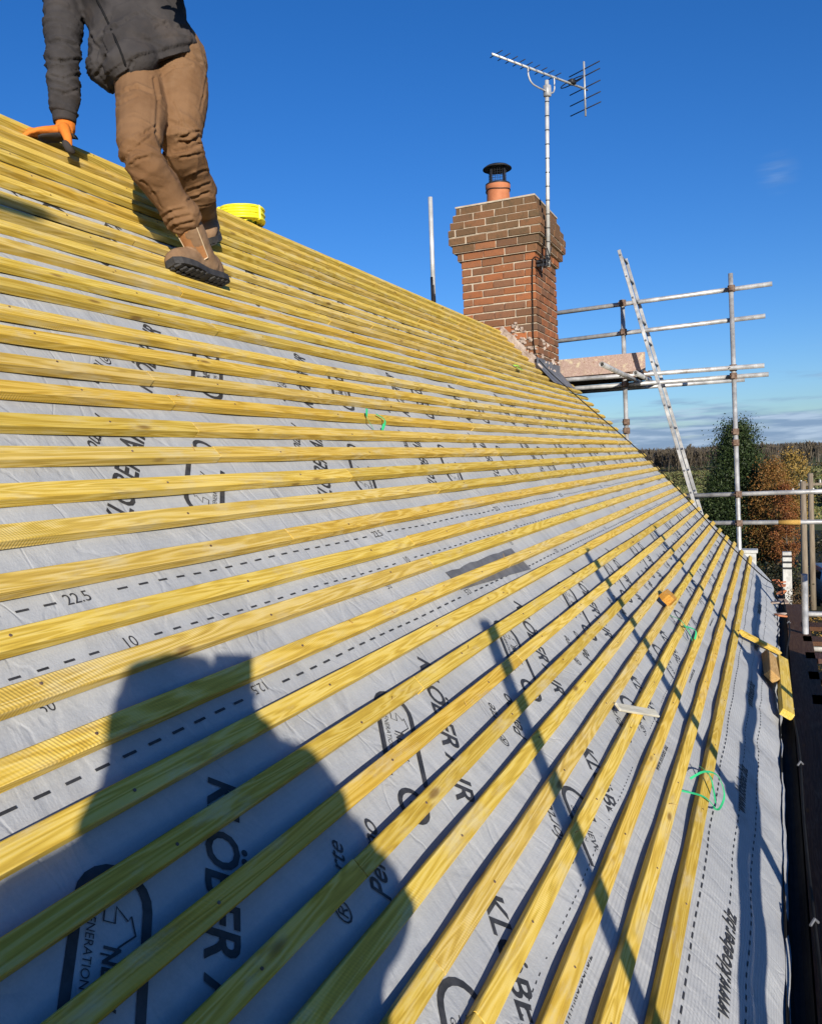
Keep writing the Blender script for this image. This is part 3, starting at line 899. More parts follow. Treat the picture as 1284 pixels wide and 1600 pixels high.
for k in range(34):
    end = xe.get(k, 9.4 + rb.uniform(-.04, .04))
    segs = []
    x = XL - rb.uniform(0, .1)
    cuts = []
    xx = rb.choice([0.6, 1.2, 1.8, 2.4, 3.0])
    if rb.random() < .3: xx += .6
    while xx < 8.6:
        cuts.append(xx)
        xx += rb.choice([2.4, 3.0, 3.6, 4.2])
    pts = [x] + cuts + [end]
    if k <= 3: pts = [q for q in pts if q < 8.15] + [CH_X0 - 0.02]
    for a, b in zip(pts, pts[1:]):
        if b - a > 0.1: batten(k, a + .0015, b - .0015)
    for i in range(20):
        nx = 0.3 + i * 0.6 - 1.2 + 0.02 * rb.uniform(-1, 1)
        if pts[0] + .05 < nx < pts[-1] - .03: nail_spots.append((k, nx))
bm = bmesh.new()
for k, x in nail_spots:
    c = top_pt(batten_s(k, x) - BW / 2 + rb.uniform(-.006, .006), x, 0.0016)
    r = 0.0028
    vs = [bm.verts.new(c + (Xd * math.cos(t) + Ud * math.sin(t)) * r) for t in [i * math.pi / 3 for i in range(6)]]
    bm.faces.new(vs)
    vb = [bm.verts.new(v.co - Nd * .003) for v in vs]
    for i in range(6): bm.faces.new((vs[i], vs[(i + 1) % 6], vb[(i + 1) % 6], vb[i]))
tag(bm_obj('nail_heads', bm, M_RUST, house), kind='stuff')
# splinters and torn shavings at some batten joints
bm = bmesh.new()
rs = random.Random(33)
for _ in range(120):
    k = rs.randrange(2, 34); x = rs.uniform(1.6, 9); L = rs.uniform(.008, .026)
    c = top_pt(batten_s(k, x) - rs.uniform(0.0, BW), x, .002)
    d = (Xd * rs.uniform(-1, 1) + Ud * rs.uniform(-1, 1) + Nd * rs.uniform(.05, .5)).normalized()
    path_tube(bm, [c, c + d * L], [.0013, .0004], 4)
tag(bm_obj('splinters', bm, M_TIMBER, house), kind='stuff')

# ---- printing on the underlay
def text_shape(body, size, shear=0.0, bold=0.0):
    cu = bpy.data.curves.new('lettering', 'FONT')
    cu.body = body; cu.size = size; cu.shear = shear; cu.offset = bold; cu.resolution_u = 3
    o = bpy.data.objects.new('lettering', cu)
    COL.objects.link(o)
    dg = bpy.context.evaluated_depsgraph_get()
    me = bpy.data.meshes.new_from_object(o.evaluated_get(dg))
    vs = [v.co.to_2d() for v in me.vertices]; fs = [tuple(p.vertices) for p in me.polygons]
    bpy.data.objects.remove(o); bpy.data.curves.remove(cu); bpy.data.meshes.remove(me)
    return vs, fs
class Print:
    def __init__(self): self.v, self.f = [], []
    def add(self, vs, fs, x, s, r, up=None, smin=-9, smax=9, off=0.0016):
        """r = reading direction (dx, ds); letters stand 90 degrees to its left"""
        r = V(r).normalized(); t = V((-r.y, r.x)) if up is None else V(up)
        keep, idx = [], {}
        for i, (a, b) in enumerate(vs):
            px, ps = x + r.x * a + t.x * b, s + r.y * a + t.y * b
            keep.append((px, ps))
        for f in fs:
            if all(smin < keep[i][1] < smax and XL + .05 < keep[i][0] < XR - .04 for i in f):
                nf = []
                for i in f:
                    if i not in idx:
                        idx[i] = len(self.v); self.v.append(mem_pt(keep[i][1], keep[i][0], off))
                    nf.append(idx[i])
                self.f.append(tuple(nf))
    def text(self, body, size, x, s, r, shear=0.0, bold=0.0, **kw):
        self.add(*text_shape_cached(body, size, shear, bold), x, s, r, **kw)
    def poly(self, pts, w, x, s, r, closed=False, **kw):
        """stroke of width w along 2D points"""
        pts = [V(p) for p in pts]
        n = len(pts); vs, fs = [], []
        for i, p in enumerate(pts):
            a = pts[i - 1] if (i > 0 or closed) else p
            b = pts[(i + 1) % n] if (i < n - 1 or closed) else p
            d = (b - a).normalized(); nn = V((-d.y, d.x))
            vs += [p + nn * w / 2, p - nn * w / 2]
        for i in range(n - (0 if closed else 1)):
            j = (i + 1) % n
            fs.append((2 * i, 2 * i + 1, 2 * j + 1, 2 * j))
        self.add(vs, fs, x, s, r, **kw)
    def dashes(self, s, x0, x1, L, gap, w, skip=None, **kw):
        x = x0
        while x < x1:
            if skip is None or not (-.03 < (x - skip[0] + .6) % 1.2 - .6 < skip[1]): self.poly([(0, 0), (L / 2, 0), (L, 0)], w, x, s, (1, 0), **kw)
            x += L + gap
    def obj(self, parent):
        return data_obj('lettering', self.v, self.f, M_INK, parent)
_tc = {}
def text_shape_cached(*a):
    if a not in _tc: _tc[a] = text_shape(*a)
    return _tc[a]
def arch_pts(w, h, n=10):
    pts = [(h, -w / 2)]
    pts += [(h * .35, -w / 2)]
    for i in range(n + 1):
        a = -math.pi / 2 - math.pi * i / n
        pts.append((w * .5 + math.cos(a) * w / 2, math.sin(a) * w / 2))
    pts += [(h * .35, w / 2), (h, w / 2)]
    return pts
def logo(P, x, s, r, **kw):
    """rounded arch with a little house, NEW and GENERATION inside, ring below"""
    P.poly(arch_pts(.098, .24), .014, x, s, r, **kw)
    P.poly([(.055, -.012), (.075, -.012), (.075, .004), (.052, .004), (.068, .022), (.060, .026), (.085, .034), (.105, .012), (.118, .004), (.118, -.012)], .0025, x, s, r, **kw)
    P.text('NEW', .034, *off2(x, s, r, .105, -.008), r, 0, .0006, **kw)
    P.text('GENERATION', .017, *off2(x, s, r, .060, -.034), r, 0, 0, **kw)
    ring = [(.30 + .036 * math.cos(a), .0 + .036 * math.sin(a)) for a in [2 * math.pi * i / 20 for i in range(20)]]
    P.poly(ring, .012, x, s, r, closed=True, **kw)
    P.poly([(.30 + .008 * math.cos(a), .008 * math.sin(a)) for a in [2 * math.pi * i / 8 for i in range(8)]], .008, x, s, r, closed=True, **kw)
def off2(x, s, r, a, b):
    r = V(r).normalized(); t = V((-r.y, r.x))
    return x + r.x * a + t.x * b, s + r.y * a + t.y * b
def block(P, c0, s_top, s_bot, flip, lo, hi):
    kw = dict(smin=lo + .012, smax=hi - .012)
    if not flip:
        r = (-1, -1)
        s = s_top; x = c0 + s
        P.text('KLÖBER AIR', .082, x + .055, s + .03, r, .05, .0016, **kw)
        logo(P, c0 - .175 + s - .015, s - .02, r, **kw)
        P.text('KLÖBER AIR', .082, x + .055 - .46, s + .03 - .46, r, .05, .0016, **kw)
        logo(P, c0 - .19 + s - .46, s - .02 - .46, r, **kw)
        rr = (1, 1)
        P.text('® forte', .058, c0 + .53 + s_bot + .07, s_bot + .08, rr, .35, 0, **kw)
        P.text('Permo', .060, c0 + .53 + s_bot + .34, s_bot + .34, rr, .35, .0005, **kw)
        P.text('® forte', .050, c0 + .40 + s_bot + .36, s_bot + .36, rr, .35, 0, **kw)
    else:
        r = (1, 1)
        s = s_bot; x = c0 + s
        P.text('KLÖBER AIR', .082, x, s + .02, r, .05, .0016, **kw)
        logo(P, c0 + .24 + s + .03, s + .05, r, **kw)
        P.text('KLÖBER AIR', .082, x + .46, s + .48, r, .05, .0016, **kw)
        logo(P, c0 + .27 + s + .46, s + .51, r, **kw)
        rr = (-1, -1)
        P.text('® forte', .058, c0 - .30 + s_top, s_top - .05, rr, .35, 0, **kw)
        P.text('Permo', .060, c0 - .22 + s_top - .28, s_top - .30, rr, .35, .0005, **kw)
P3, P2, P1, P4 = Print(), Print(), Print(), Print()
for i in range(-2, 12):
    block(P3, .825 + .865 * i, .20, -.46, False, -.47, .36)
    block(P2, .600 + .865 * i, 1.42, .72, True, .66, 1.70)
    block(P1, 1.05 + .865 * i, 2.62, 1.78, False, 1.76, 2.70)
# guide lines and figures along the roll edges
D2 = Print(); D3 = Print(); D4 = Print()
D2.dashes(.617, -1, 9.2, .026, .030, .0045, (1.06, .085))
D2.dashes(.503, -1, 9.2, .022, .030, .0045, (1.105, .05))
for i in range(-1, 9):
    P2.text('22.5', .034, 1.06 + 1.2 * i, .607, (1, 0), 0, 0, off=.0019)
    P2.text('10', .034, 1.105 + 1.2 * i, .492, (1, 0), 0, 0, off=.0019)
    P2.text('50', .030, 0.885 + 1.2 * i, .432, (1, 0), 0, 0, off=.0019)
    P2.poly([(0, 0), (0, .05)], .002, 1.05 + 1.2 * i, .40, (1, 0))
    P2.text('www.kloeber.biz', .032, 1.45 + 1.2 * i, .545, (1, 0), 0, 0, off=.0019)
    P3.text('12.5', .030, 1.36 + 1.2 * i, .338, (-1, 0), 0, 0, off=.0019)
    P3.text('www.kloeber.biz', .030, 2.0 + 1.2 * i, .372, (1, 0), 0, 0, off=.0030)
D3.dashes(.320, -1, 9.2, .028, .028, .005, (1.28, .09))
D2.dashes(1.715, -1, 9.2, .014, .018, .004, off=.0026)
D3.dashes(-.405, -1, 9.2, .012, .014, .003)
D4.dashes(-.712, 1.0, 9.2, .028, .022, .0045)
D4.dashes(-.812, 1.0, 9.2, .020, .026, .004)
D4.dashes(-.890, 1.0, 9.2, .022, .026, .0045)
for x in (0.6, 1.90, 3.05, 4.35, 5.6, 6.9):
    P4.text('www.kloeber.biz', .066, x, -.838, (1, 0), .0, .0016, off=.002)
for x in (1.2, 2.5, 3.6, 4.9):
    P4.text('www.kloeber.biz', .034, x + .2, -.490, (1, 0), 0, 0)
for P, U in ((P1, U1), (P2, U2), (P3, U3), (P4, U4)):
    tag(P.obj(U), kind='stuff')
for P, U in ((D2, U2), (D3, U3), (D4, U4)):
    o = P.obj(U); o.name = 'dash_marks'; tag(o, kind='stuff')
# dark tape patch stuck over a tear
vs, fs = [], []
for i in range(13):
    x = 2.49 + (3.235 - 2.49) * i / 12
    a = .418 + .010 * noise.noise(V((x * 9, 0, 0))); b = .342 - .042 * (i / 12) + .006 * noise.noise(V((x * 7, 3, 0)))
    for j in range(5): vs.append(mem_pt(a + (b - a) * j / 4, x, .0048))
for i in range(12):
    for j in range(4): fs.append((i * 5 + j, i * 5 + j + 1, i * 5 + j + 6, i * 5 + j + 5))
data_obj('repair_tape', vs, fs, M_TAPE, U2)

# ---- chimney: a part of the house, its bricks are sub-parts
COURSE = 0.0780
ZB = 0.84
bm = bmesh.new()
e = 0.012
def corebox(bm, x0, x1, y0, y1, z0, z1):
    box(bm, ((x0 + x1) / 2, (y0 + y1) / 2, (z0 + z1) / 2), (x1 - x0) / 2, (y1 - y0) / 2, (z1 - z0) / 2)
NSH = 16
ZS = ZB + NSH * COURSE          # top of the plain shaft
corebox(bm, CH_X0 + e, CH_X1 - e, CH_Y0 + e, CH_Y1 - e, -0.6, ZS)
over = [0.032, 0.064, 0.094, 0.097, 0.080, 0.055, 0.025]
z = ZS
for o_ in over:
    corebox(bm, CH_X0 - o_ + .008, CH_X1 + o_ - .008, CH_Y0 - o_ + .008, CH_Y1 + o_ - .008, z + .001, z + COURSE - .001)
    z += COURSE
ZT = z
chim = bm_obj('chimney', bm, M_MORTAR, house)
# flaunching slab on top
bm = bmesh.new()
A = [(CH_X0 - .03, CH_Y0 - .03), (CH_X1 + .03, CH_Y0 - .03), (CH_X1 + .03, CH_Y1 + .03), (CH_X0 - .03, CH_Y1 + .03)]
lo = [bm.verts.new((x, y, ZT - .004)) for x, y in A]; hi = [bm.verts.new((x + (8.75 - x) * .25, y + (2.54 - y) * .25, ZT + .035)) for x, y in A]
m_ = [bm.verts.new((x, y, ZT + .012)) for x, y in A]
for P_, Q_ in ((lo, m_), (m_, hi)):
    for i in range(4): bm.faces.new((P_[i], P_[(i + 1) % 4], Q_[(i + 1) % 4], Q_[i]))
bm.faces.new(hi); bm.faces.new(lo[::-1])
bm_obj('mortar_cap', bm, M_MORTAR, chim)
# brick meshes, several worn variants shared by all bricks
def brick_mesh(L, D, Hh, seed, mat):
    rs = random.Random(seed)
    bm = bmesh.new()
    box(bm, (0, 0, 0), L / 2, D / 2, Hh / 2, bevel=.004)
    for v in bm.verts:
        v.co += V((rs.uniform(-1, 1), rs.uniform(-1, 1), rs.uniform(-1, 1))) * .0024
    me = bpy.data.meshes.new('brick'); bmesh.ops.recalc_face_normals(bm, faces=bm.faces[:]); bm.to_mesh(me); bm.free()
    me.materials.append(mat)
    return me
BH = COURSE - .0130
MESH = {}
def get_brick(L, top):
    key = (round(L, 2), random.randrange(4), top)
    if key not in MESH: MESH[key] = brick_mesh(L, .1025, BH, int(key[0] * 1000) * 7 + key[1], M_BRICKTOP if top else M_BRICK)
    return MESH[key]
rk = random.Random(17)
def lay(cx, cy, cz, L, along_x, proud=0.0):
    me = get_brick(L, cz > ZS + rk.uniform(-.1, .2))
    o = bpy.data.objects.new('brick', me)
    COL.objects.link(o)
    mw = Matrix.Translation((cx + rk.uniform(-.0035, .0035), cy + rk.uniform(-.0035, .0035), cz)) @ Matrix.Rotation((0 if along_x else math.pi / 2) + rk.uniform(-.006, .006), 4, 'Z') @ Matrix.Rotation(rk.uniform(-.006, .006), 4, 'Y')
    sx = L / round(L, 2)
    o.matrix_basis = mw @ Matrix.Diagonal((sx, 1, 1, 1))
    adopt(o, chim)
def roof_z(y): return (y * SA - H0) / CA
J = 0.0125
def run(lo_, hi_, start_half):
    """brick intervals filling lo..hi"""
    out = []; a = lo_; first = True
    while a < hi_ - .03:
        L = .1025 if (first and start_half) else .212
        b = min(a + L, hi_)
        if hi_ - b < .035: b = hi_
        out.append((a, b)); a = b + J; first = False
    return out
def ring_course(x0, x1, y0, y1, zc, par, front, side):
    D = .1025
    if par:      # front stretcher owns the near corner
        fr = run(y0, y1, False); sd = run(x0 + D + J, x1, False)
    else:
        fr = run(y0 + D + J, y1, False); sd = run(x0, x1, False)
    for a, b in fr:
        if front(a, b): lay(x0 + D / 2, (a + b) / 2, zc, b - a, False)
    for a, b in sd:
        if side(a, b): lay((a + b) / 2, y0 + D / 2, zc, b - a, True)
zc = ZB
for i in range(NSH):
    zt = zc + COURSE
    ring_course(CH_X0, CH_X1, CH_Y0, CH_Y1, zc + COURSE / 2, i % 2 == 0,
                lambda a, b: zt > min(roof_z(min(b, 2.51)), 1.33) - .02 if False else zt > roof_z(min(max(a, CH_Y0), 2.51)) - .03, lambda a, b: True)
    zc = zt
for i, o_ in enumerate(over):
    ring_course(CH_X0 - o_, CH_X1 + o_, CH_Y0 - o_, CH_Y1 + o_, zc + COURSE / 2, i % 2 == 1, lambda a, b: True, lambda a, b: True)
    zc += COURSE
# the two faces turned away: joined
bm = bmesh.new()
zc = ZB + 3 * COURSE
for i in range(NSH - 3 + 7):
    o_ = 0 if i < NSH - 3 else over[i - NSH + 3]
    par = i % 2
    for a, b in run(CH_X0 + .12 - o_, CH_X1 + o_, par == 0):
        box(bm, ((a + b) / 2, CH_Y1 + o_ - .051, zc + COURSE / 2), (b - a) / 2, .051, BH / 2, bevel=.003)
    for a, b in run(CH_Y0 + .12 - o_, CH_Y1 + o_ - .115, par == 1):
        box(bm, (CH_X1 + o_ - .052, (a + b) / 2, zc + COURSE / 2), .051, (b - a) / 2, BH / 2, bevel=.003)
    zc += COURSE
tag(bm_obj('brickwork', bm, M_BRICK, chim), kind='stuff')
# ragged mortar fillet along the roof line and lumps on the lower bricks
bm = bmesh.new()
rs = random.Random(12)
for k in range(46):
    t = k / 45
    y = CH_Y0 - .01 + (2.52 - CH_Y0) * t
    zz = roof_z(y) + rs.uniform(-.01, .05)
    d, a, b = frame_of((rs.uniform(-.3, .3), .7, .72))
    box(bm, (CH_X0 - .014 - rs.uniform(0, .02), y, zz), rs.uniform(.02, .05), rs.uniform(.012, .028), rs.uniform(.015, .035), d, a, b, .006)
bm_obj('mortar_fillet', bm, M_FILLET, chim)
bm = bmesh.new()
for k in range(34):
    y = CH_Y0 + rs.uniform(0, .26); zz = roof_z(y) + rs.uniform(.03, .23)
    d, a, b = frame_of((rs.uniform(-1, 1), rs.uniform(-1, 1), rs.uniform(-1, 1)))
    box(bm, (CH_X0 - .002, y, zz), rs.uniform(.008, .03), rs.uniform(.008, .02), rs.uniform(.006, .012), d, a, b, .003)
for k in range(26):
    x = CH_X0 + rs.uniform(.0, .85); zz = .93 + rs.uniform(-.02, .35) * (1 - .5 * (x - CH_X0))
    d, a, b = frame_of((rs.uniform(-1, 1), rs.uniform(-1, 1), rs.uniform(-1, 1)))
    box(bm, (x, CH_Y0 - .002, zz), rs.uniform(.008, .03), rs.uniform(.008, .02), rs.uniform(.006, .012), d, a, b, .003)
tag(bm_obj('mortar_lumps', bm, M_FILLET, chim), kind='stuff')
# lead soaker folded round the near corner
vs, fs = [], []
for i in range(9):
    x = CH_X0 - .10 + 1.0 * i / 8
    for j, (yy, up_) in enumerate(((CH_Y0 - .004, .09), (CH_Y0 - .006, .02), (CH_Y0 - .10, .006), (CH_Y0 - .17, .0))):
        base = roof_z(yy)
        vs.append(V((x, yy - .004 * (j == 0), base + up_ + .012 + .008 * noise.noise(V((x * 6, j, 0))))))
for i in range(8):
    for j in range(3): fs.append((i * 4 + j, i * 4 + j + 1, i * 4 + j + 5, i * 4 + j + 4))
data_obj('lead_flashing', vs, fs, M_LEAD, chim, True)
# pot and cowl
pc = V((8.62, 2.60, ZT + .025))
bm = bmesh.new()
lathe(bm, [(.122, -.06), (.125, .02), (.118, .17), (.124, .20), (.130, .215), (.130, .24), (.118, .25), (.10, .25), (.09, .0)], pc, 28)
pot = bm_obj('chimney_pot', bm, M_POT, chim, True)
bm = bmesh.new()
lathe(bm, [(.120, .235), (.130, .240), (.130, .256), (.092, .262)], pc, 28)
bm_obj('cowl_collar', bm, M_BLACK, chim, True)
bm = bmesh.new()
for k in range(4):
    a = math.pi / 4 + k * math.pi / 2 + .35
    c = pc + V((math.cos(a) * .098, math.sin(a) * .098, 0))
    box(bm, c + V((0, 0, .335)), .011, .003, .085, (math.cos(a + 1.57), math.sin(a + 1.57), 0), (math.cos(a), math.sin(a), 0))
bm_obj('cowl_legs', bm, M_BLACK, chim)
bm = bmesh.new()
for k in range(22):
    a = 2 * math.pi * k / 22
    p = pc + V((math.cos(a) * .092, math.sin(a) * .092, .25))
    tube(bm, p, p + V((0, 0, .155)), .0016, seg=4)
for z_ in (.28, .305, .33, .355, .38):
    pts = [pc + V((math.cos(a) * .092, math.sin(a) * .092, z_)) for a in [2 * math.pi * i / 22 for i in range(23)]]
    for A_, B_ in zip(pts, pts[1:]): tube(bm, A_, B_, .0016, seg=4)
bm_obj('cowl_mesh', bm, M_BLACK, chim)
bm = bmesh.new()
lathe(bm, [(.002, .462), (.06, .457), (.12, .440), (.15, .418), (.152, .410), (.12, .418), (.06, .428), (.002, .432)], pc, 32)
bm_obj('cowl_lid', bm, M_BLACK, chim, True)
bm = bmesh.new()
pts = [pc + V((math.cos(a) * .126, math.sin(a) * .126, .185 + .006 * math.sin(3 * a))) for a in [2 * math.pi * i / 30 for i in range(31)]]
path_tube(bm, pts, .005, 6)
bm_obj('strap_clamp', bm, M_BLACK, chim, True)

# ------------------------------------------------------------------ TV aerial
ae = empty('tv_aerial', (8.36, 2.04, 1.95), 'television aerial on a silver mast strapped to the chimney corner', 'aerial')
MB, MT = V((8.36, 2.032, 1.93)), V((8.27, 1.958, 3.70))
md = (MT - MB)
bm = bmesh.new(); hollow(bm, MB, MT, .0195, 14); bm_obj('mast', bm, M_ALU, ae, True)
bm = bmesh.new()
for k in range(12):
    p = MB + md * (.06 + .075 * k)
    tube(bm, p, p + md.normalized() * .009, .0212, seg=14)
bm_obj('tape_bands', bm, M_BLACK, ae, True)
T_, M0_, Rr = V((7.65, 2.30, 3.765)), V((8.27, 1.955, 3.765)), V((8.73, 1.695, 3.745))
bd = (Rr - T_).normalized(); sdv = V((-bd.y, bd.x, 0)).normalized(); upv = V((0, 0, 1))
bm = bmesh.new(); tube(bm, T_ - bd * .02, Rr + bd * .06, .011, seg=8); bm_obj('boom', bm, M_ALU, ae, True)
for k in range(9):
    p = T_ + bd * (.035 + .098 * k) + upv * .013
    bm = bmesh.new(); tube(bm, p - sdv * .082, p + sdv * .082, .0042, seg=6); bm_obj('director', bm, M_BLACK, ae, True)
dp = Rr - bd * .17 + upv * .02
bm = bmesh.new()
loop = [dp + sdv * .15 * math.cos(a) + upv * (.022 * math.sin(a)) for a in [2 * math.pi * i / 20 for i in range(21)]]
path_tube(bm, loop, .005, 6); box(bm, dp, .035, .03, .022, bd, sdv, upv, .006); bm_obj('dipole', bm, M_BLACK, ae, True)
rc = Rr + bd * .02
bm = bmesh.new(); tube(bm, rc - upv * .27, rc + upv * .27, .010, seg=8); bm_obj('reflector_bar', bm, M_GALV, ae, True)
for k, zz in enumerate((.195, .125, .01, -.10, -.20)):
    for rr_ in ((-1, 1),):
        bm = bmesh.new(); tube(bm, rc + upv * zz - sdv * .20, rc + upv * zz + sdv * .20, .0055, seg=6); bm_obj('reflector_rod', bm, M_BLACK, ae, True)
bm = bmesh.new()
path_tube(bm, smooth_path([M0_ - bd * .26 - upv * .01, M0_ - bd * .255 - upv * .09, M0_ - bd * .2 - upv * .15, M0_ - bd * .05 - upv * .17, M0_ + bd * .06 - upv * .17, M0_ + bd * .10 - upv * .12, M0_ + bd * .10 - upv * .01]), .008, 8)
box(bm, MT - upv * .10, .03, .03, .055, bd, sdv, upv, .006)
bm_obj('cranked_bracket', bm, M_GALV, ae, True)
bm = bmesh.new()
for zz in (0.02, 0.06): 
    box(bm, MB + md.normalized() * zz + V((.0, .045, 0)), .05, .06, .014, bevel=.003)
for k in range(9):
    rs = random.Random(50 + k)
    q0 = MB + V((-.06 + rs.uniform(-.10, .05), .02 + rs.uniform(-.03, .02), .03 + rs.uniform(-.06, .12)))
    path_tube(bm, smooth_path([q0, q0 + V((rs.uniform(-.05, .05), rs.uniform(-.03, .01), rs.uniform(-.08, .06))), q0 + V((rs.uniform(-.09, .05), rs.uniform(-.04, .02), rs.uniform(-.1, .1)))], 5), .006, 5)
bm_obj('chimney_bracket', bm, M_BLACK, ae)
# cable down the chimney and over the roof to the eave
cp = [(8.30, 2.06, 1.97), (8.283, 2.15, 2.03), (8.285, 2.175, 1.90), (8.283, 2.185, 1.5), (8.28, 2.185, 1.15), (8.30, 2.11, .965)]
rp = [(8.45, 1.79, .60), (8.72, 1.375, .165), (8.82, 1.10, -.13), (8.62, .785, -.465), (8.34, .51, -.757), (8.27, .26, -1.02), (8.4, .10, -1.20), (8.75, -.02, -1.33)]
pts = smooth_path([V(p) for p in cp] + [V(p) + Nd * .008 for p in rp], 8)
bm = bmesh.new(); path_tube(bm, pts, .0055, 6)
tag(bm_obj('aerial_cable', bm, M_PLASTIC, None, True), 'thin black cable running from the aerial down the roof verge to the eave', 'cable')

# ------------------------------------------------------------------ scaffolds
TR = 0.0255
def coupler(bm, p, ax):
    d, a, b = frame_of(ax)
    tube(bm, V(p) - d * .035, V(p) + d * .035, .040, seg=10)
    box(bm, V(p) + a * .045, .03, .018, .022, d, a, b, .004)
    tube(bm, V(p) + a * .04 + b * .03, V(p) + a * .10 + b * .03, .006, seg=6)
def scaff_tube(root, name, p0, p1, r=TR):
    bm = bmesh.new(); hollow(bm, p0, p1, r); return bm_obj(name, bm, M_GALV, root, True)
gs = empty('gable_scaffold', (9.9, 1.0, GZ), 'galvanised tube scaffold with boarded platform beyond the gable and chimney', 'scaffold')
GX = 9.9
scaff_tube(gs, 'standard', (GX, .371 - .04, GZ), (GX, .395, 1.945))
scaff_tube(gs, 'standard', (GX, 1.556, GZ), (GX, 1.559, 1.80))
scaff_tube(gs, 'standard', (GX, 3.5, GZ), (GX, 3.5, 1.0))
scaff_tube(gs, 'standard', (GX + .9, 3.5, GZ), (GX + .9, 3.5, .9))
scaff_tube(gs, 'guard_rail', (GX + .052, 2.85, 1.735), (GX + .052, -.02, 1.79))
scaff_tube(gs, 'guard_rail', (GX + .052, 2.85, 1.403), (GX + .052, .055, 1.455))
scaff_tube(gs, 'ledger', (GX - .052, 4.0, .955), (GX - .052, .075, .913))
scaff_tube(gs, 'ledger', (GX + .052, 4.0, .848), (GX + .052, .035, .825))
scaff_tube(gs, 'ledger', (GX + .85, 4.0, .86), (GX + .85, .3, .85))
scaff_tube(gs, 'guard_rail', (GX + .052, 1.3, -.480), (GX + .052, -1.6, -.455))
scaff_tube(gs, 'guard_rail', (GX + .052, 1.3, -.790), (GX + .052, -1.6, -.796))
scaff_tube(gs, 'transom', (7.95, 1.46, .875), (GX + 1.0, 1.46, .888))
scaff_tube(gs, 'transom', (GX - .75, 1.33, .885), (GX + 1.0, 1.33, .89))
scaff_tube(gs, 'transom', (GX - .15, 2.9, .905), (GX + 1.0, 2.9, .905))
for k in range(4):
    bm = bmesh.new(); box(bm, (GX + .10 + .228 * k, 2.75, .955), .112, 1.38, .019, bevel=.003)
    bm_obj('deck_board', bm, M_DECK, gs)
bm = bmesh.new(); box(bm, (GX - .035, 2.1, 1.075), .011, .78, .105, bevel=.003); bm_obj('toe_board', bm, M_TOEB, gs)
bm = bmesh.new(); box(bm, (GX - .012, 3.5, 1.075), .010, .66, .105, bevel=.003); bm_obj('toe_board', bm, M_TOEB, gs)
for p, ax in (((GX, 1.557, 1.76), (0, 0, 1)), ((GX, 1.557, 1.43), (0, 0, 1)), ((GX, 1.557, .93), (0, 0, 1)), ((GX, 1.557, .835), (0, 0, 1)), ((GX, 1.557, .30), (0, 0, 1)), ((GX, 1.557, .40), (0, 0, 1)),
              ((GX, .39, 1.78), (0, 0, 1)), ((GX, .39, .92), (0, 0, 1)), ((GX, .39, .83), (0, 0, 1)), ((GX, .37, -.47), (0, 0, 1)), ((GX, .37, -.79), (0, 0, 1)),
              ((GX - .04, 1.46, .93), (1, 0, 0)), ((GX - .04, 1.33, .93), (1, 0, 0)), ((GX, .385, .10), (0, 0, 1)), ((GX, .385, .22), (0, 0, 1))):
    bm = bmesh.new(); coupler(bm, p, ax); bm_obj('coupler', bm, M_RUST, gs)
bm = bmesh.new(); tube(bm, (GX + .052, -.25, -.793), (GX + .052, -.03, -.793), .0275, seg=12); bm_obj('pipe_tape', bm, M_TIMBER, gs, True)

es = empty('eaves_scaffold', (3.0, -.4, GZ), 'dark boarded scaffold running along the eaves below the roof edge', 'scaffold')
EY = -0.62
scaff_tube(es, 'guard_rail', (-5.0, EY, 1.875), (-1.80, EY, 1.875), .03)
scaff_tube(es, 'guard_rail', (-5.0, EY, 1.825), (-1.83, EY, 1.825))
scaff_tube(es, 'standard', (-4.2, EY - .055, GZ), (-4.2, EY - .055, 2.0))
for x, zt in ((-2.6, 1.95), (.395, .075), (2.03, .125), (4.17, .04)):
    scaff_tube(es, 'standard', (x, EY - (.055 if x < -2 else 0), GZ), (x, EY - (.055 if x < -2 else 0), zt))
scaff_tube(es, 'standard', (8.3, -.23, GZ), (7.75, -.2155, -1.06))
for oy, oz in ((.05, -.02), (.088, .018)):
    scaff_tube(es, 'guard_rail', (-2.2, EY + oy, -1.26 + oz), (2.75, EY + oy, -1.00 + oz))
    scaff_tube(es, 'guard_rail', (1.75, EY - oy, -.955 + oz), (7.5, EY - oy, -.895 + oz))
scaff_tube(es, 'ledger', (-2.2, EY - .05, -1.62), (9.7, EY - .05, -1.62))
for x in (-1.7, .5, 2.1, 4.2, 6.3, 7.6, 9.2):
    scaff_tube(es, 'transom', (x, EY - .2, -1.66), (x, .13, -1.66))
bm = bmesh.new(); box(bm, (2.2, EY + .02, -1.46), 4.2, .018, .11, bevel=.003); bm_obj('toe_board', bm, M_DECK, es)  # out of view, added on the outer edge to keep the deck in shade
for k, (x0, x1) in enumerate(((-2.2, 9.3), (-2.2, 5.3), (-2.2, 5.1))):
    y = -.165 - .2 * k
    for a, b in ((x0, 1.9), (1.92, x1)):
        bm = bmesh.new(); box(bm, ((a + b) / 2, y, -1.60), (b - a) / 2, .096, .019, bevel=.003); bm_obj('deck_board', bm, M_DECK, es)
for x, zt in ((.395, -1.06), (2.03, -.985), (2.06, -.94), (4.17, -.93)):
    bm = bmesh.new(); coupler(bm, (x, EY, zt), (0, 0, 1)); coupler(bm, (x + .03, EY + .05, zt), (1, 0, 0)); bm_obj('coupler', bm, M_RUST, es)
for i in range(5):
    bm = bmesh.new(); box(bm, (5.75 + .62 * i, -.40, -1.60), .11, .21, .019, bevel=.003); bm_obj('deck_board', bm, M_DECK, es)

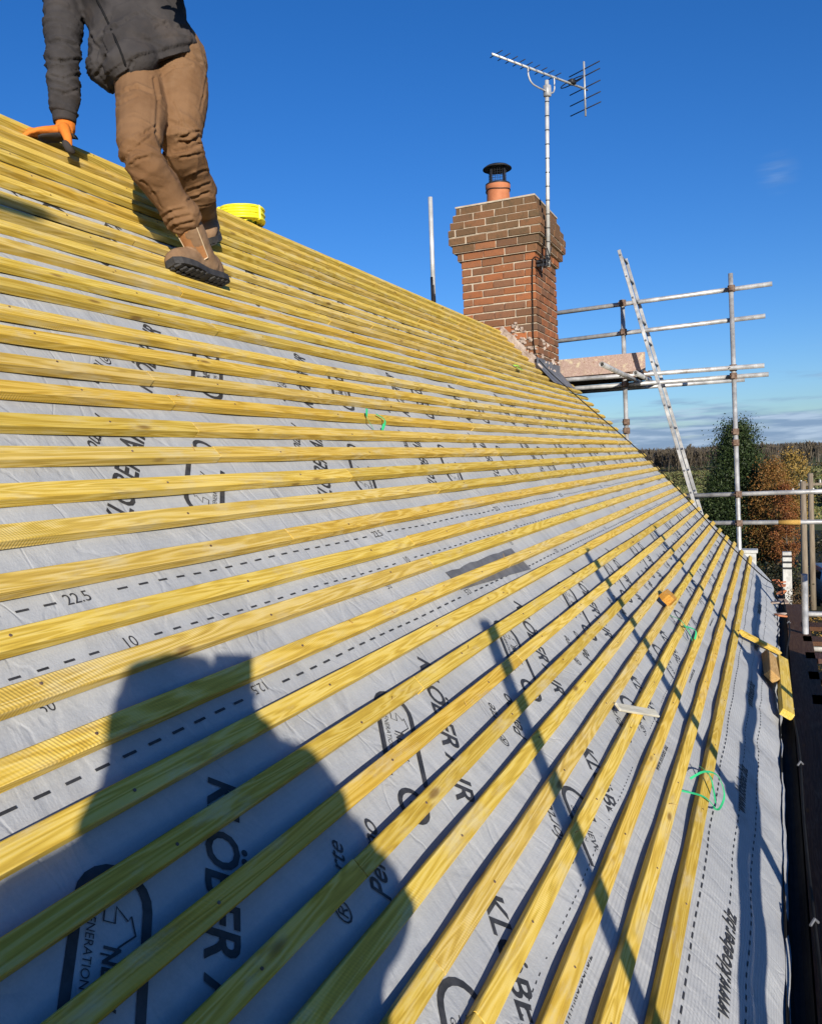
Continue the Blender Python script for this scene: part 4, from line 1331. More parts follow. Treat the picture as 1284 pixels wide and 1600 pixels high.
sp = empty('scaffold_pole', (8.1, 3.15, GZ), 'lone scaffold pole standing up behind the ridge left of the chimney', 'scaffold pole')
bm = bmesh.new(); hollow(bm, (8.1, 3.175, 1.66), (8.1, 3.163, 2.735), .023); bm_obj('upper_tube', bm, M_ALU, sp, True)
bm = bmesh.new(); hollow(bm, (8.1, 3.20, GZ), (8.1, 3.175, 1.93), .0245); bm_obj('lower_tube', bm, M_BLACK, sp, True)

ld = empty('ladder', (9.5, .6, -1.7), 'aluminium ladder leaning up against the gable scaffold', 'ladder')
l0, l1 = V((9.56, .50, -1.75)), V((9.62, 1.535, 2.30))
ldir = (l1 - l0).normalized()
for dx in (0, .47):
    bm = bmesh.new()
    side = V((1, 0, 0)); nrm = side.cross(ldir).normalized()
    box(bm, (l0 + l1) / 2 + V((dx, 0, 0)), .013, .0185, (l1 - l0).length / 2, side, nrm, ldir, .003)
    bm_obj('stile', bm, M_GALV, ld)
k = 0
while .12 + k * .25 < (l1 - l0).length:
    p = l0 + ldir * (.12 + k * .25)
    bm = bmesh.new(); tube(bm, p - V((.016, 0, 0)), p + V((.484, 0, 0)), .012, seg=10); bm_obj('rung', bm, M_LEAD, ld, True)
    k += 1

# eave-side black hose and timber pieces
pts = smooth_path([(1.6, -.10, -1.40), (2.4, -.085, -1.39), (3.3, -.075, -1.385), (4.2, -.08, -1.395), (5.0, -.055, -1.375), (6.0, -.05, -1.37), (7.0, -.085, -1.39), (8.0, -.06, -1.37), (9.0, -.04, -1.35), (9.5, .0, -1.36)], 8)
ho = empty('eave_cable', (4, -.08, -1.4), 'black cable looped along the gutter at the roof edge', 'cable')
bm = bmesh.new(); path_tube(bm, pts, .0055, 7); bm_obj('sheath', bm, M_PLASTIC, ho, True)
for i in (10, 22, 30, 37, 50):
    bm = bmesh.new(); p = pts[i]; path_tube(bm, [p + V((-.02, .012, .004)), p + V((0, .0, .016)), p + V((.014, -.010, .0))], .0045, 6); bm_obj('cable_tie', bm, M_LEAD, ho)

def plank(name, p0, p1, w, th, mat, label, cat, nrm=None):
    p0, p1 = V(p0), V(p1)
    d = (p1 - p0).normalized(); n = V(nrm) if nrm is not None else Nd
    s = n.cross(d).normalized(); n = d.cross(s)
    L = (p1 - p0).length
    bm = bmesh.new(); box(bm, (0, 0, 0), L / 2, w / 2, th / 2, bevel=.002)
    c = (p0 + p1) / 2
    mw = Matrix(((d.x, s.x, n.x, c.x), (d.y, s.y, n.y, c.y), (d.z, s.z, n.z, c.z), (0, 0, 0, 1)))
    return tag(bm_obj(name, bm, mat, None, False, mw), label, cat)
plank('batten_offcut', top_pt(-.672, 5.46, .012), top_pt(-.985, 6.03, .0), .042, .025, M_BATTEN, 'yellow batten offcut poking out over the eave edge', 'wood offcut')
plank('timber_block', (5.15, .035, -1.30), (5.62, .055, -1.285), .075, .05, M_TIMBER, 'short brown timber block lying at the eave edge', 'timber')
plank('timber_board', (4.62, -.035, -1.36), (5.75, -.02, -1.335), .065, .038, M_BATTEN, 'pale yellow timber length on edge beside the gutter', 'timber', (0, -.5, .87))
bm = bmesh.new()
ctr = top_pt(-.185, 4.55, .02)
d, a, b = Xd, Ud, Nd
pr = [(-.045, -.03), (.03, -.042), (.05, 0.0), (.035, .036), (-.03, .040), (-.055, .01)]
lo = [bm.verts.new(ctr + Xd * x + Ud * s + Nd * -.02) for x, s in pr]; hi = [bm.verts.new(ctr + Xd * x * .93 + Ud * s * .93 + Nd * .028) for x, s in pr]
for i in range(6): bm.faces.new((lo[i], lo[(i + 1) % 6], hi[(i + 1) % 6], hi[i]))
bm.faces.new(hi); bm.faces.new(lo[::-1])
tag(bm_obj('wood_block', bm, M_OFFWOOD), 'small orange-brown wood offcut lying on the battens', 'wood offcut')
plank('wood_slip', top_pt(-.262, 2.74, .006), top_pt(-.392, 3.01, .006), .032, .009, M_PALE, 'pale splintered wood slip lying across two battens', 'wood slip')

def ribbon(bm, pts, w=.012):
    pts = [V(p) for p in pts]
    prev = None
    for i, p in enumerate(pts):
        d = (pts[min(i + 1, len(pts) - 1)] - pts[max(i - 1, 0)]).normalized()
        s = d.cross(Nd)
        if s.length < .05: s = d.cross(Xd)
        s.normalize()
        n = s.cross(d) * .0006
        cur = [bm.verts.new(p + s * w / 2 + n), bm.verts.new(p - s * w / 2 + n), bm.verts.new(p - s * w / 2 - n), bm.verts.new(p + s * w / 2 - n)]
        if prev:
            for q in range(4): bm.faces.new((prev[q], prev[(q + 1) % 4], cur[(q + 1) % 4], cur[q]))
        else: bm.faces.new(cur)
        prev = cur
    bm.faces.new(prev[::-1])
def strap(runs, label, mat=M_GREEN, w=.012):
    bm = bmesh.new()
    for r in runs: ribbon(bm, smooth_path([top_pt(s, x, o) for s, x, o in r], 5), w)
    tag(bm_obj('packing_strap', bm, mat), label, 'strap', 'scraps of green packing strap left on the battens')
strap([[(1.16, 2.93, .03), (1.13, 2.915, .012), (1.10, 2.97, -.02)], [(1.155, 3.03, .012), (1.12, 3.06, .012), (1.085, 3.015, -.012), (1.10, 3.02, .01)]], 'small green strap scrap near the middle of the roof', w=.009)
strap([[(-.255, 4.42, -.01), (-.30, 4.38, .02), (-.36, 4.33, .022), (-.41, 4.33, .0)], [(-.33, 4.36, .014), (-.39, 4.42, .03), (-.415, 4.36, .008)]], 'green strap scrap draped below the orange wood offcut', w=.011)
strap([[(-.585, 2.80, .0), (-.61, 2.87, .03), (-.66, 2.93, .035), (-.715, 2.92, .01), (-.72, 2.84, -.01), (-.69, 2.76, .002)], [(-.60, 2.93, .012), (-.635, 2.88, .03), (-.69, 2.80, .006)], [(-.57, 2.68, -.01), (-.64, 2.74, .012), (-.70, 2.78, .0)]], 'bright green strap loop hooked over the lowest batten', w=.0075)
strap([[(1.99, 6.98, .014), (1.975, 7.06, .03), (1.955, 7.12, .012)], [(1.955, 7.0, .02), (1.945, 7.13, .02)]], 'pale lime strap scrap on the high battens near the chimney', M_LIME, .02)

# yellow coil on the ridge
co = empty('hose_coil', (3.93, 2.60, 1.34), 'flat coil of bright yellow hose lying on the ridge', 'hose coil')
bm = bmesh.new()
pts = []
turns, nst = 9, 26
for lay_ in range(5):
    for i in range(4 * nst):
        a = 2 * math.pi * i / nst
        r = .078 + .011 * (i / nst) if lay_ % 2 == 0 else .078 + .011 * (4 - i / nst)
        pts.append(V((3.86 + r * math.cos(a), 2.60 + r * math.sin(a), 1.355 + .0145 * lay_ + .002 * math.sin(a * 3))))
path_tube(bm, pts, .0075, 6)
bm_obj('hose', bm, M_YELLOW, co, True)
for k in range(3):
    a = k * 2.1 + .4
    bm = bmesh.new()
    box(bm, (3.86 + .100 * math.cos(a), 2.60 + .100 * math.sin(a), 1.384), .0315, .006, .039, (math.cos(a), math.sin(a), 0), (-math.sin(a), math.cos(a), 0), (0, 0, 1), .006)
    bm_obj('hose_tie', bm, M_YELLOW, co)

# ------------------------------------------------------------------ people
def cam_pt(px, py, d):
    """a joint measured on the photograph: its bearing and its distance along the view"""
    return (FWD + RGT * ((px - 642) / 1304.95) + UPV * ((800 - py) / 1304.95)) * d
def loft(bm, rings, seg=20):
    """rings: (centre, semi-axis vector a, semi-axis vector b)"""
    R = []
    for c, a, b in rings:
        c, a, b = V(c), V(a), V(b)
        R.append([bm.verts.new(c + a * math.cos(t) + b * math.sin(t)) for t in [2 * math.pi * i / seg for i in range(seg)]])
    for A, B in zip(R, R[1:]):
        for i in range(seg): bm.faces.new((A[i], A[(i + 1) % seg], B[(i + 1) % seg], B[i]))
    bm.faces.new(R[0][::-1]); bm.faces.new(R[-1])
def limb(bm, pts, seg=14, sub=5):
    """pts: (point, radius); rounded ends"""
    P = [V(p) for p, r in pts]; Rr = [r for p, r in pts]
    SP = smooth_path(P, sub)
    rad = []
    for i in range(len(P) - 1):
        for k in range(sub):
            t = k / sub; t = t * t * (3 - 2 * t)
            rad.append(Rr[i] + (Rr[i + 1] - Rr[i]) * t)
    rad.append(Rr[-1])
    d0_ = (SP[0] - SP[1]).normalized(); d1_ = (SP[-1] - SP[-2]).normalized()
    SP = [SP[0] + d0_ * rad[0] * .9, SP[0] + d0_ * rad[0] * .5] + SP + [SP[-1] + d1_ * rad[-1] * .5, SP[-1] + d1_ * rad[-1] * .9]
    rad = [rad[0] * .3, rad[0] * .86] + rad + [rad[-1] * .86, rad[-1] * .3]
    path_tube(bm, SP, rad, seg)
def ellipsoid(bm, c, ax, ay, az, seg=18):
    c, ax, ay, az = V(c), V(ax), V(ay), V(az)
    rings = []
    for j in range(1, 10):
        ph = math.pi * j / 10
        rings.append((c - az * math.cos(ph), ax * math.sin(ph), ay * math.sin(ph)))
    loft(bm, rings, seg)
def organic(name, bm, mat, parent, voxel=.012, smooth=6, fn=None, crease=None):
    """fuse the overlapping shapes of bm into one continuous skin"""
    me = bpy.data.meshes.new(name)
    bmesh.ops.recalc_face_normals(bm, faces=bm.faces[:])
    bm.to_mesh(me); bm.free()
    tmp = bpy.data.objects.new(name + '_tmp', me)
    COL.objects.link(tmp)
    m1 = tmp.modifiers.new('r', 'REMESH'); m1.mode = 'VOXEL'; m1.voxel_size = voxel
    m2 = tmp.modifiers.new('s', 'SMOOTH'); m2.iterations = smooth; m2.factor = .5
    dg = bpy.context.evaluated_depsgraph_get()
    out = bpy.data.meshes.new_from_object(tmp.evaluated_get(dg))
    out.name = name
    bpy.data.objects.remove(tmp); bpy.data.meshes.remove(me)
    if fn:
        norms = [v.normal.copy() for v in out.vertices]
        for v, n in zip(out.vertices, norms): v.co += n * (fn(v.co) + (crease(v.co, n) if crease else 0))
        out.update()
    out.materials.clear()
    return mesh_obj(name, out, mat, parent, True)
def ridged(p):
    return 1 - abs(noise.noise(p)) * 2
def wrinkle(axis, across, along, amp, seed=0.0):
    """folds lying across the axis"""
    d, a, b = frame_of(axis)
    def f(p):
        q = V((p.dot(a) * across, p.dot(b) * across, p.dot(d) * along + seed))
        q += V((noise.noise(q * .6), noise.noise(q * .6 + V((5, 5, 5))), noise.noise(q * .7 + V((9, 1, 3))))) * .8
        r1 = ridged(q); r2 = ridged(q * 2.1 + V((3, 7, 1)))
        return amp * (r1 * abs(r1) - .35) + amp * .45 * (r2 * abs(r2) - .3)
    return f
def near(p, c, r):
    return max(0.0, 1 - (V(p) - V(c)).length / r)

def finger(bm, root, d, n, L, r, curl):
    """three phalanges bending towards -n"""
    p = V(root); d = V(d).normalized(); n = V(n).normalized(); side = d.cross(n)
    pts = [(p - d * .012, r * 1.05), (p, r)]
    for k, f in enumerate((.44, .32, .24)):
        ang = curl * (.5 + .5 * k)
        dd = (d * math.cos(ang) - n * math.sin(ang)).normalized()
        p = p + dd * L * f
        pts.append((p, r * (.94 - .1 * k)))
    limb(bm, pts, 9, 3)
def hand(bm, wrist, d, n, thumb_side, size=1.0, curl=.35, thumb_dir=None, thumb_curl=.2):
    """palm from the wrist along d, back of the hand facing n, thumb leaving the side"""
    wrist, d, n = V(wrist), V(d).normalized(), V(n).normalized()
    s = d.cross(n).normalized() * thumb_side
    S = size
    loft(bm, [(wrist - d * .02 * S, s * .028 * S, n * .022 * S), (wrist + d * .02 * S, s * .034 * S, n * .019 * S), (wrist + d * .06 * S, s * .042 * S, n * .017 * S), (wrist + d * .088 * S, s * .042 * S, n * .014 * S), (wrist + d * .098 * S, s * .036 * S, n * .010 * S)], 14)
    k = wrist + d * .088 * S
    for i, (off, L) in enumerate(((.031, .072), (.0105, .080), (-.0105, .074), (-.031, .058))):
        finger(bm, k + s * off * S, d + s * (off * 2.2), n, L * S, .0092 * S, curl * (1 + .12 * i))
    td = V(thumb_dir).normalized() if thumb_dir is not None else (d * .75 + s * .65 - n * .1).normalized()
    tb = wrist + d * .028 * S + s * .030 * S
    p1 = tb + td * .036 * S; p2 = p1 + (td + d * thumb_curl).normalized() * .034 * S; p3 = p2 + (td + d * thumb_curl * 1.5).normalized() * .024 * S
    limb(bm, [(tb, .015 * S), (p1, .0125 * S), (p2, .011 * S), (p3, .0095 * S)], 10, 3)

def head_mesh(bm, c, up, fwd, S=1.0):
    up, fwd = V(up).normalized(), V(fwd); fwd = (fwd - up * fwd.dot(up)).normalized(); lat = fwd.cross(up)
    c = V(c)
    ellipsoid(bm, c + up * .02 * S, lat * .075 * S, fwd * .096 * S, up * .108 * S)
    ellipsoid(bm, c - up * .055 * S + fwd * .022 * S, lat * .056 * S, fwd * .068 * S, up * .066 * S)
    limb(bm, [(c + fwd * .088 * S + up * .012 * S, .010 * S), (c + fwd * .108 * S - up * .022 * S, .014 * S)], 8, 3)     # nose
    for s in (-1, 1):
        ellipsoid(bm, c + lat * s * .077 * S - up * .005 * S - fwd * .008 * S, lat * .010 * S, fwd * .018 * S, up * .032 * S, 10)
        ellipsoid(bm, c + fwd * .083 * S + lat * s * .032 * S + up * .028 * S, lat * .022 * S, fwd * .012 * S, up * .007 * S, 10)   # brow
    ellipsoid(bm, c + fwd * .088 * S - up * .060 * S, lat * .026 * S, fwd * .010 * S, up * .010 * S, 10)                       # lips
def face_parts(root, c, up, fwd, S=1.0):
    up, fwd = V(up).normalized(), V(fwd); fwd = (fwd - up * fwd.dot(up)).normalized(); lat = fwd.cross(up); c = V(c)
    me_ = Mat('eye_white', .3); me_.col((.03, .025, .02))
    for s in (-1, 1):
        bm = bmesh.new(); ellipsoid(bm, c + fwd * .084 * S + lat * s * .032 * S + up * .010 * S, lat * .014 * S, fwd * .010 * S, up * .006 * S, 10)
        bm_obj('eye', bm, me_.m, root, True)
    bm = bmesh.new()
    ellipsoid(bm, c + up * .045 * S - fwd * .012 * S, lat * .084 * S, fwd * .100 * S, up * .094 * S)
    for v in bm.verts:
        if (v.co - c).dot(fwd) > .055 * S and (v.co - c).dot(up) < .075 * S: v.co -= fwd * .03 * S
        v.co += (v.co - c).normalized() * .006 * noise.noise(v.co * 40)
    bm_obj('hair', bm, M_HAIR, root, True)

# ---- roofer on the battens
J_ = dict(hipA=cam_pt(224, 128, 3.17), hipB=cam_pt(283, 98, 3.25), kneeA=cam_pt(219, 240, 2.86), ankA=cam_pt(294, 352, 3.03), kneeB=cam_pt(281, 222, 3.10), ankB=cam_pt(318, 314, 3.34),
          pel=cam_pt(250, 92, 3.22), waist=cam_pt(225, 48, 3.21), chest=cam_pt(190, -25, 3.22), neck=cam_pt(165, -95, 3.22), head=cam_pt(160, -158, 3.17),
          shR=cam_pt(100, -35, 3.19), elR=cam_pt(98, 88, 3.13), wrR=cam_pt(101, 190, 3.135), shL=cam_pt(238, -62, 3.30), elL=cam_pt(300, -40, 3.12), wrL=cam_pt(285, -75, 2.90))
wk = empty('person', top_pt(1.85, 2.6), 'roofer in charcoal hoodie and brown work trousers climbing the battens, head out of frame', 'person')
tor_up = (J_['neck'] - J_['pel']).normalized()
lat = (RGT * .93 + UPV * .38); lat = (lat - tor_up * lat.dot(tor_up)).normalized()
tfw = tor_up.cross(lat); tfw = tfw if tfw.dot(-FWD) > 0 else -tfw
# body: one continuous skin under the clothes
bm = bmesh.new()
head_mesh(bm, J_['head'], tor_up * .8 + V((0, 0, .4)), tfw - V((0, 0, .5)))
limb(bm, [(J_['chest'], .07), (J_['neck'], .055), (J_['head'], .06)])
loft(bm, [(J_['pel'] - tor_up * .08, lat * .10, tfw * .08), (J_['pel'], lat * .14, tfw * .10), (J_['waist'], lat * .135, tfw * .095), (J_['chest'], lat * .155, tfw * .10), (J_['neck'] - tor_up * .05, lat * .12, tfw * .07)])
for a, b, c in (('hipA', 'kneeA', 'ankA'), ('hipB', 'kneeB', 'ankB')):
    limb(bm, [(J_['pel'].lerp(J_[a], .6), .085), (J_[a].lerp(J_[b], .3), .066), (J_[b], .040), (J_[b].lerp(J_[c], .35), .040), (J_[b].lerp(J_[c], .85), .028)])
for a, b, c in (('shR', 'elR', 'wrR'), ('shL', 'elL', 'wrL')):
    limb(bm, [(J_['neck'].lerp(J_[a], .5), .06), (J_[a], .058), (J_[a].lerp(J_[b], .5), .045), (J_[b], .038), (J_[b].lerp(J_[c], .4), .038), (J_[c], .026)])
hd_ = cam_pt(52, 199, 3.09) - cam_pt(101, 196, 3.125)
hand(bm, J_['wrL'], (J_['wrL'] - J_['elL']).normalized(), UPV, 1, .95, .7)
organic('body', bm, M_SKIN, wk, .009, 4)
face_parts(wk, J_['head'], tor_up * .8 + V((0, 0, .4)), tfw - V((0, 0, .5)))
# trousers
bm = bmesh.new()
loft(bm, [(J_['pel'] - tor_up * .12 + lat * .01, lat * .10, tfw * .085), (J_['pel'] - tor_up * .05 + lat * .012, lat * .155, tfw * .118), (J_['pel'] + tor_up * .03, lat * .168, tfw * .122), (J_['waist'] + tor_up * .0, lat * .16, tfw * .115)])
shA = (J_['ankA'] - J_['kneeA']).normalized(); shB = (J_['ankB'] - J_['kneeB']).normalized()
limb(bm, [(J_['hipA'] + tor_up * .03, .098), (J_['hipA'].lerp(J_['kneeA'], .4), .092), (J_['kneeA'], .070), (J_['kneeA'].lerp(J_['ankA'], .4), .066), (J_['ankA'] - shA * .10, .058), (J_['ankA'] - shA * .035, .066)], 18)
limb(bm, [(J_['hipB'] + tor_up * .03, .108), (J_['hipB'].lerp(J_['kneeB'], .4), .104), (J_['kneeB'], .076), (J_['kneeB'].lerp(J_['ankB'], .4), .070), (J_['ankB'] - shB * .11, .064), (J_['ankB'] - shB * .04, .068)], 18)
wA, wB = wrinkle(J_['hipA'] - J_['kneeA'] + lat * .22, 5, 15, .013), wrinkle(J_['kneeA'] - J_['ankA'] + RGT * .22, 5, 17, .014, 5)
wP = wrinkle(tor_up + lat * .6, 6, 18, .012, 9)
def pix(p):
    w = p.dot(FWD)
    return 642 + 1304.95 * p.dot(RGT) / w, 800 - 1304.95 * p.dot(UPV) / w
def crease_fn(paths):
    segs = []
    for depth, wid, pts in paths:
        for a, b in zip(pts, pts[1:]): segs.append((depth, wid, V(a), V(b)))
    def f(p, n):
        if n.dot(p) > 0: return 0.0
        q = V(pix(p)); o = 0.0
        for depth, wid, a, b in segs:
            d = b - a
            t = max(0, min(1, (q - a).dot(d) / d.length_squared))
            e = (q - a - d * t)
            k = e.length / wid
            if k < 3.2:
                side = 1 if e.y < 0 else -1
                o += depth * (-math.exp(-k * k) + .55 * math.exp(-(k - 1.7) ** 2) * (1 if side > 0 else .35))
        return max(-.016, min(.012, o))
    return f
TC = crease_fn([(.006, 2.6, [(184, 150), (200, 140), (214, 136), (240, 146)]), (.004, 2.4, [(183, 166), (198, 156), (214, 149)]), (.010, 2.4, [(241, 122), (246, 152)]), (.006, 2.6, [(247, 154), (244, 206), (254, 236), (278, 280)]),
    (.007, 2.6, [(246, 104), (264, 90), (288, 85), (314, 97)]), (.006, 2.2, [(252, 118), (272, 104), (300, 102)]), (.005, 1.8, [(325, 112), (318, 150), (312, 172)]), (.008, 2.2, [(284, 214), (296, 209), (308, 205)]), (.011, 2.6, [(280, 222), (294, 222), (308, 214)]),
    (.009, 2.4, [(272, 236), (292, 232), (310, 226)]), (.007, 2.2, [(282, 246), (296, 244), (313, 240)]), (.008, 2.4, [(206, 256), (216, 248), (230, 245)]), (.006, 2.2, [(200, 240), (218, 226), (236, 212)]), (.006, 2.2, [(214, 214), (228, 206), (244, 196)]),
    (.009, 2.4, [(262, 366), (274, 352), (300, 346)]), (.008, 2.2, [(256, 354), (268, 342), (296, 336)]), (.008, 2.2, [(252, 340), (266, 330), (288, 326)]), (.009, 2.2, [(294, 312), (308, 306), (326, 300)]), (.008, 2.2, [(294, 298), (310, 292), (328, 286)]), (.007, 2.2, [(290, 280), (304, 272), (322, 266)]),
    (.006, 2.2, [(222, 282), (240, 300), (250, 322)]), (.005, 2.2, [(270, 160), (282, 190), (280, 210)])])
def trou_fn(p):
    k = .16 + 1.1 * near(p, J_['kneeA'], .15) + 1.3 * near(p, J_['kneeB'] + lat * .04, .18) + 1.6 * near(p, J_['ankA'], .13) + 1.6 * near(p, J_['ankB'], .13) + 1.0 * near(p, (J_['hipA'] + J_['hipB']) / 2 - tor_up * .05, .16) + .8 * near(p, J_['hipB'] + lat * .1, .16)
    w = near(p, J_['pel'], .25)
    return k * ((wA(p) if p.z > J_['kneeA'].z - .02 else wB(p)) * (1 - w) + wP(p) * w)
tr = organic('trousers', bm, M_TROU, wk, .0055, 5, lambda p: trou_fn(p) * .62, lambda p, n: TC(p, n) * .78)
# seams and pocket edge on the trousers
def seam(pts, r, mat, parent, name='seam'):
    bm = bmesh.new(); path_tube(bm, smooth_path(pts, 5), r, 5); bm_obj(name, bm, mat, parent, True)
# hoodie
bm = bmesh.new()
hemc = cam_pt(232, 99, 3.20)
loft(bm, [(hemc - tor_up * .045, lat * .185, tfw * .150 - tor_up * .055), (hemc + tor_up * .0, lat * .205, tfw * .163 - tor_up * .05), (hemc + tor_up * .09, lat * .20, tfw * .158 - tor_up * .02), (J_['waist'] + tor_up * .08, lat * .188, tfw * .138), (J_['chest'], lat * .20, tfw * .14), (J_['chest'] + tor_up * .10, lat * .20, tfw * .125), (J_['neck'] - tor_up * .03, lat * .12, tfw * .09), (J_['neck'] + tor_up * .05, lat * .085, tfw * .085)], 26)
ellipsoid(bm, cam_pt(207, 99, 3.055), lat * .105, tfw * .075, tor_up * .070)
ellipsoid(bm, cam_pt(205, 70, 3.09), lat * .12, tfw * .075, tor_up * .09)
ellipsoid(bm, hemc - lat * .135 + tfw * .05 + tor_up * .015, lat * .085, tfw * .085, tor_up * .075)
limb(bm, [(J_['neck'].lerp(J_['shR'], .55), .085), (J_['shR'], .082), (J_['shR'].lerp(J_['elR'], .5), .070), (J_['elR'], .061), (J_['elR'].lerp(J_['wrR'], .5), .058), (J_['wrR'] - (J_['wrR'] - J_['elR']).normalized() * .045, .050)], 18)
limb(bm, [(J_['neck'].lerp(J_['shL'], .55), .085), (J_['shL'], .082), (J_['shL'].lerp(J_['elL'], .5), .070), (J_['elL'], .061), (J_['wrL'] - (J_['wrL'] - J_['elL']).normalized() * .03, .045)], 18)
limb(bm, [(J_['neck'] - tfw * .06 - lat * .06, .05), (J_['neck'] - tfw * .10, .06), (J_['neck'] - tfw * .06 + lat * .06, .05)], 12)
wS = wrinkle(J_['shR'] - J_['wrR'] + lat * .12, 6, 28, .010, 2)
wT = wrinkle(tor_up * .8 + lat * .7, 4, 11, .014, 4)
pkc = hemc + tor_up * .055 + lat * .055 + tfw * .15
def hood_fn(p):
    sleeve = 1.0 if (p - J_['chest']).dot(lat) < -.205 and p.z < J_['shR'].z else 0.0
    if sleeve: return wS(p) * 1.15
    q = p - pkc
    u, v = q.dot(lat), q.dot(tor_up)
    o = wT(p) * .85
    if q.dot(tfw) > -.12 and -.16 < u < .135 and -.075 < v < .095 - max(0, abs(u) - .07) * 1.1: o = o * .5 + .009
    if (p - hemc).dot(tor_up) + .36 * (p - hemc).dot(tfw) < -.012: o = -.009 + .002 * math.sin((p - hemc).dot(lat) * 700)
    return o
HC = crease_fn([(.008, 2.6, [(150, 118), (160, 104), (166, 88)]), (.007, 2.4, [(164, 52), (182, 44), (200, 33), (214, 24)]), (.008, 2.6, [(163, 54), (152, 74), (148, 92)]), (.006, 2.4, [(244, 46), (258, 38), (272, 40)]), (.007, 2.6, [(128, 30), (140, 52), (150, 70)]),
    (.007, 2.4, [(185, 122), (200, 112), (206, 96)]), (.006, 2.4, [(225, 20), (240, 32), (262, 44), (290, 44)]), (.007, 2.4, [(74, 66), (92, 62), (118, 70)]), (.007, 2.4, [(76, 92), (96, 96), (122, 92)]), (.006, 2.2, [(80, 118), (100, 122), (122, 116)]), (.006, 2.2, [(82, 140), (100, 146), (120, 140)])])
hoodie = organic('hoodie', bm, M_HOOD, wk, .006, 5, lambda p: hood_fn(p) * .8, HC)
from mathutils.bvhtree import BVHTree
_t = BVHTree.FromPolygons([v.co for v in hoodie.data.vertices], [tuple(q.vertices) for q in hoodie.data.polygons])
def on_hoodie(px, py, lift=.002):
    d = cam_pt(px, py, 1.0).normalized()
    h = _t.ray_cast(V((0, 0, 0)), d)
    return (h[0] + h[1] * lift) if h[0] is not None else None
def torso_front(t, side=0.0, lift=0.0):
    c = (hemc - tor_up * .085).lerp(J_['chest'] + tor_up * .05, t)
    b = .160 + (.138 - .150) * t
    return c + lat * side * .2 + tfw * (b * math.sqrt(max(0, 1 - side * side)) + lift)
zp = [on_hoodie(137 + 67 * t + 4 * math.sin(t * 3), -30 + 152 * t) for t in [i / 14 for i in range(15)]]
seam([p for p in zp if p is not None], .0042, M_BLK, wk, 'zip')
cuff_d = (J_['wrR'] - J_['elR']).normalized()
bm = bmesh.new()
d, a, b = frame_of(cuff_d)
rings = []
cc = J_['wrR'] - cuff_d * .05
for z_, r in ((-.008, .044), (.0, .049), (.02, .047), (.045, .045), (.055, .043), (.053, .036)):
    rings.append((cc + d * z_, a * r, b * r * .9))
loft(bm, rings, 24); bm_obj('cuff', bm, M_HOOD, wk, True)
# glove resting on the ridge
bm = bmesh.new()
hdn = hd_.normalized()
hn = (V((0, 0, 1)) - hdn * hdn.z).normalized()
hw = J_['wrR'] + cuff_d * .022 - hdn * .005
limb(bm, [(J_['wrR'] - cuff_d * .015, .036), (hw, .035)], 12)
hand(bm, hw + V((0, 0, -.012)), hdn, (hn + tfw * .1).normalized(), 1, 1.12, .30, thumb_dir=(hdn * .9 + tfw * .5), thumb_curl=0.05)
limb(bm, [(cam_pt(100, 200, 3.10), .022), (cam_pt(105, 213, 3.085), .017), (cam_pt(108, 226, 3.085), .013)], 12, 4)
gl = organic('glove', bm, M_GLOVE, wk, .005, 3, lambda p: .0012 * noise.noise(p * 60))
bm = bmesh.new()
base = hw + V((0, 0, -.034))
loft(bm, [(base - hdn * .03, RGT.cross(hn) * .03, hn * .008), (base + hdn * .03, hdn.cross(hn) * .044, hn * .009), (base + hdn * .085, hdn.cross(hn) * .042, hn * .008), (base + hdn * .10, hdn.cross(hn) * .03, hn * .005)], 14)
tb0 = hw + cuff_d * .015
limb(bm, [(cam_pt(103, 224, 3.078), .014), (cam_pt(108, 232, 3.08), .0145), (cam_pt(113, 236, 3.09), .011)], 10, 3)
bm_obj('palm_grip', bm, M_PALM, gl, True)

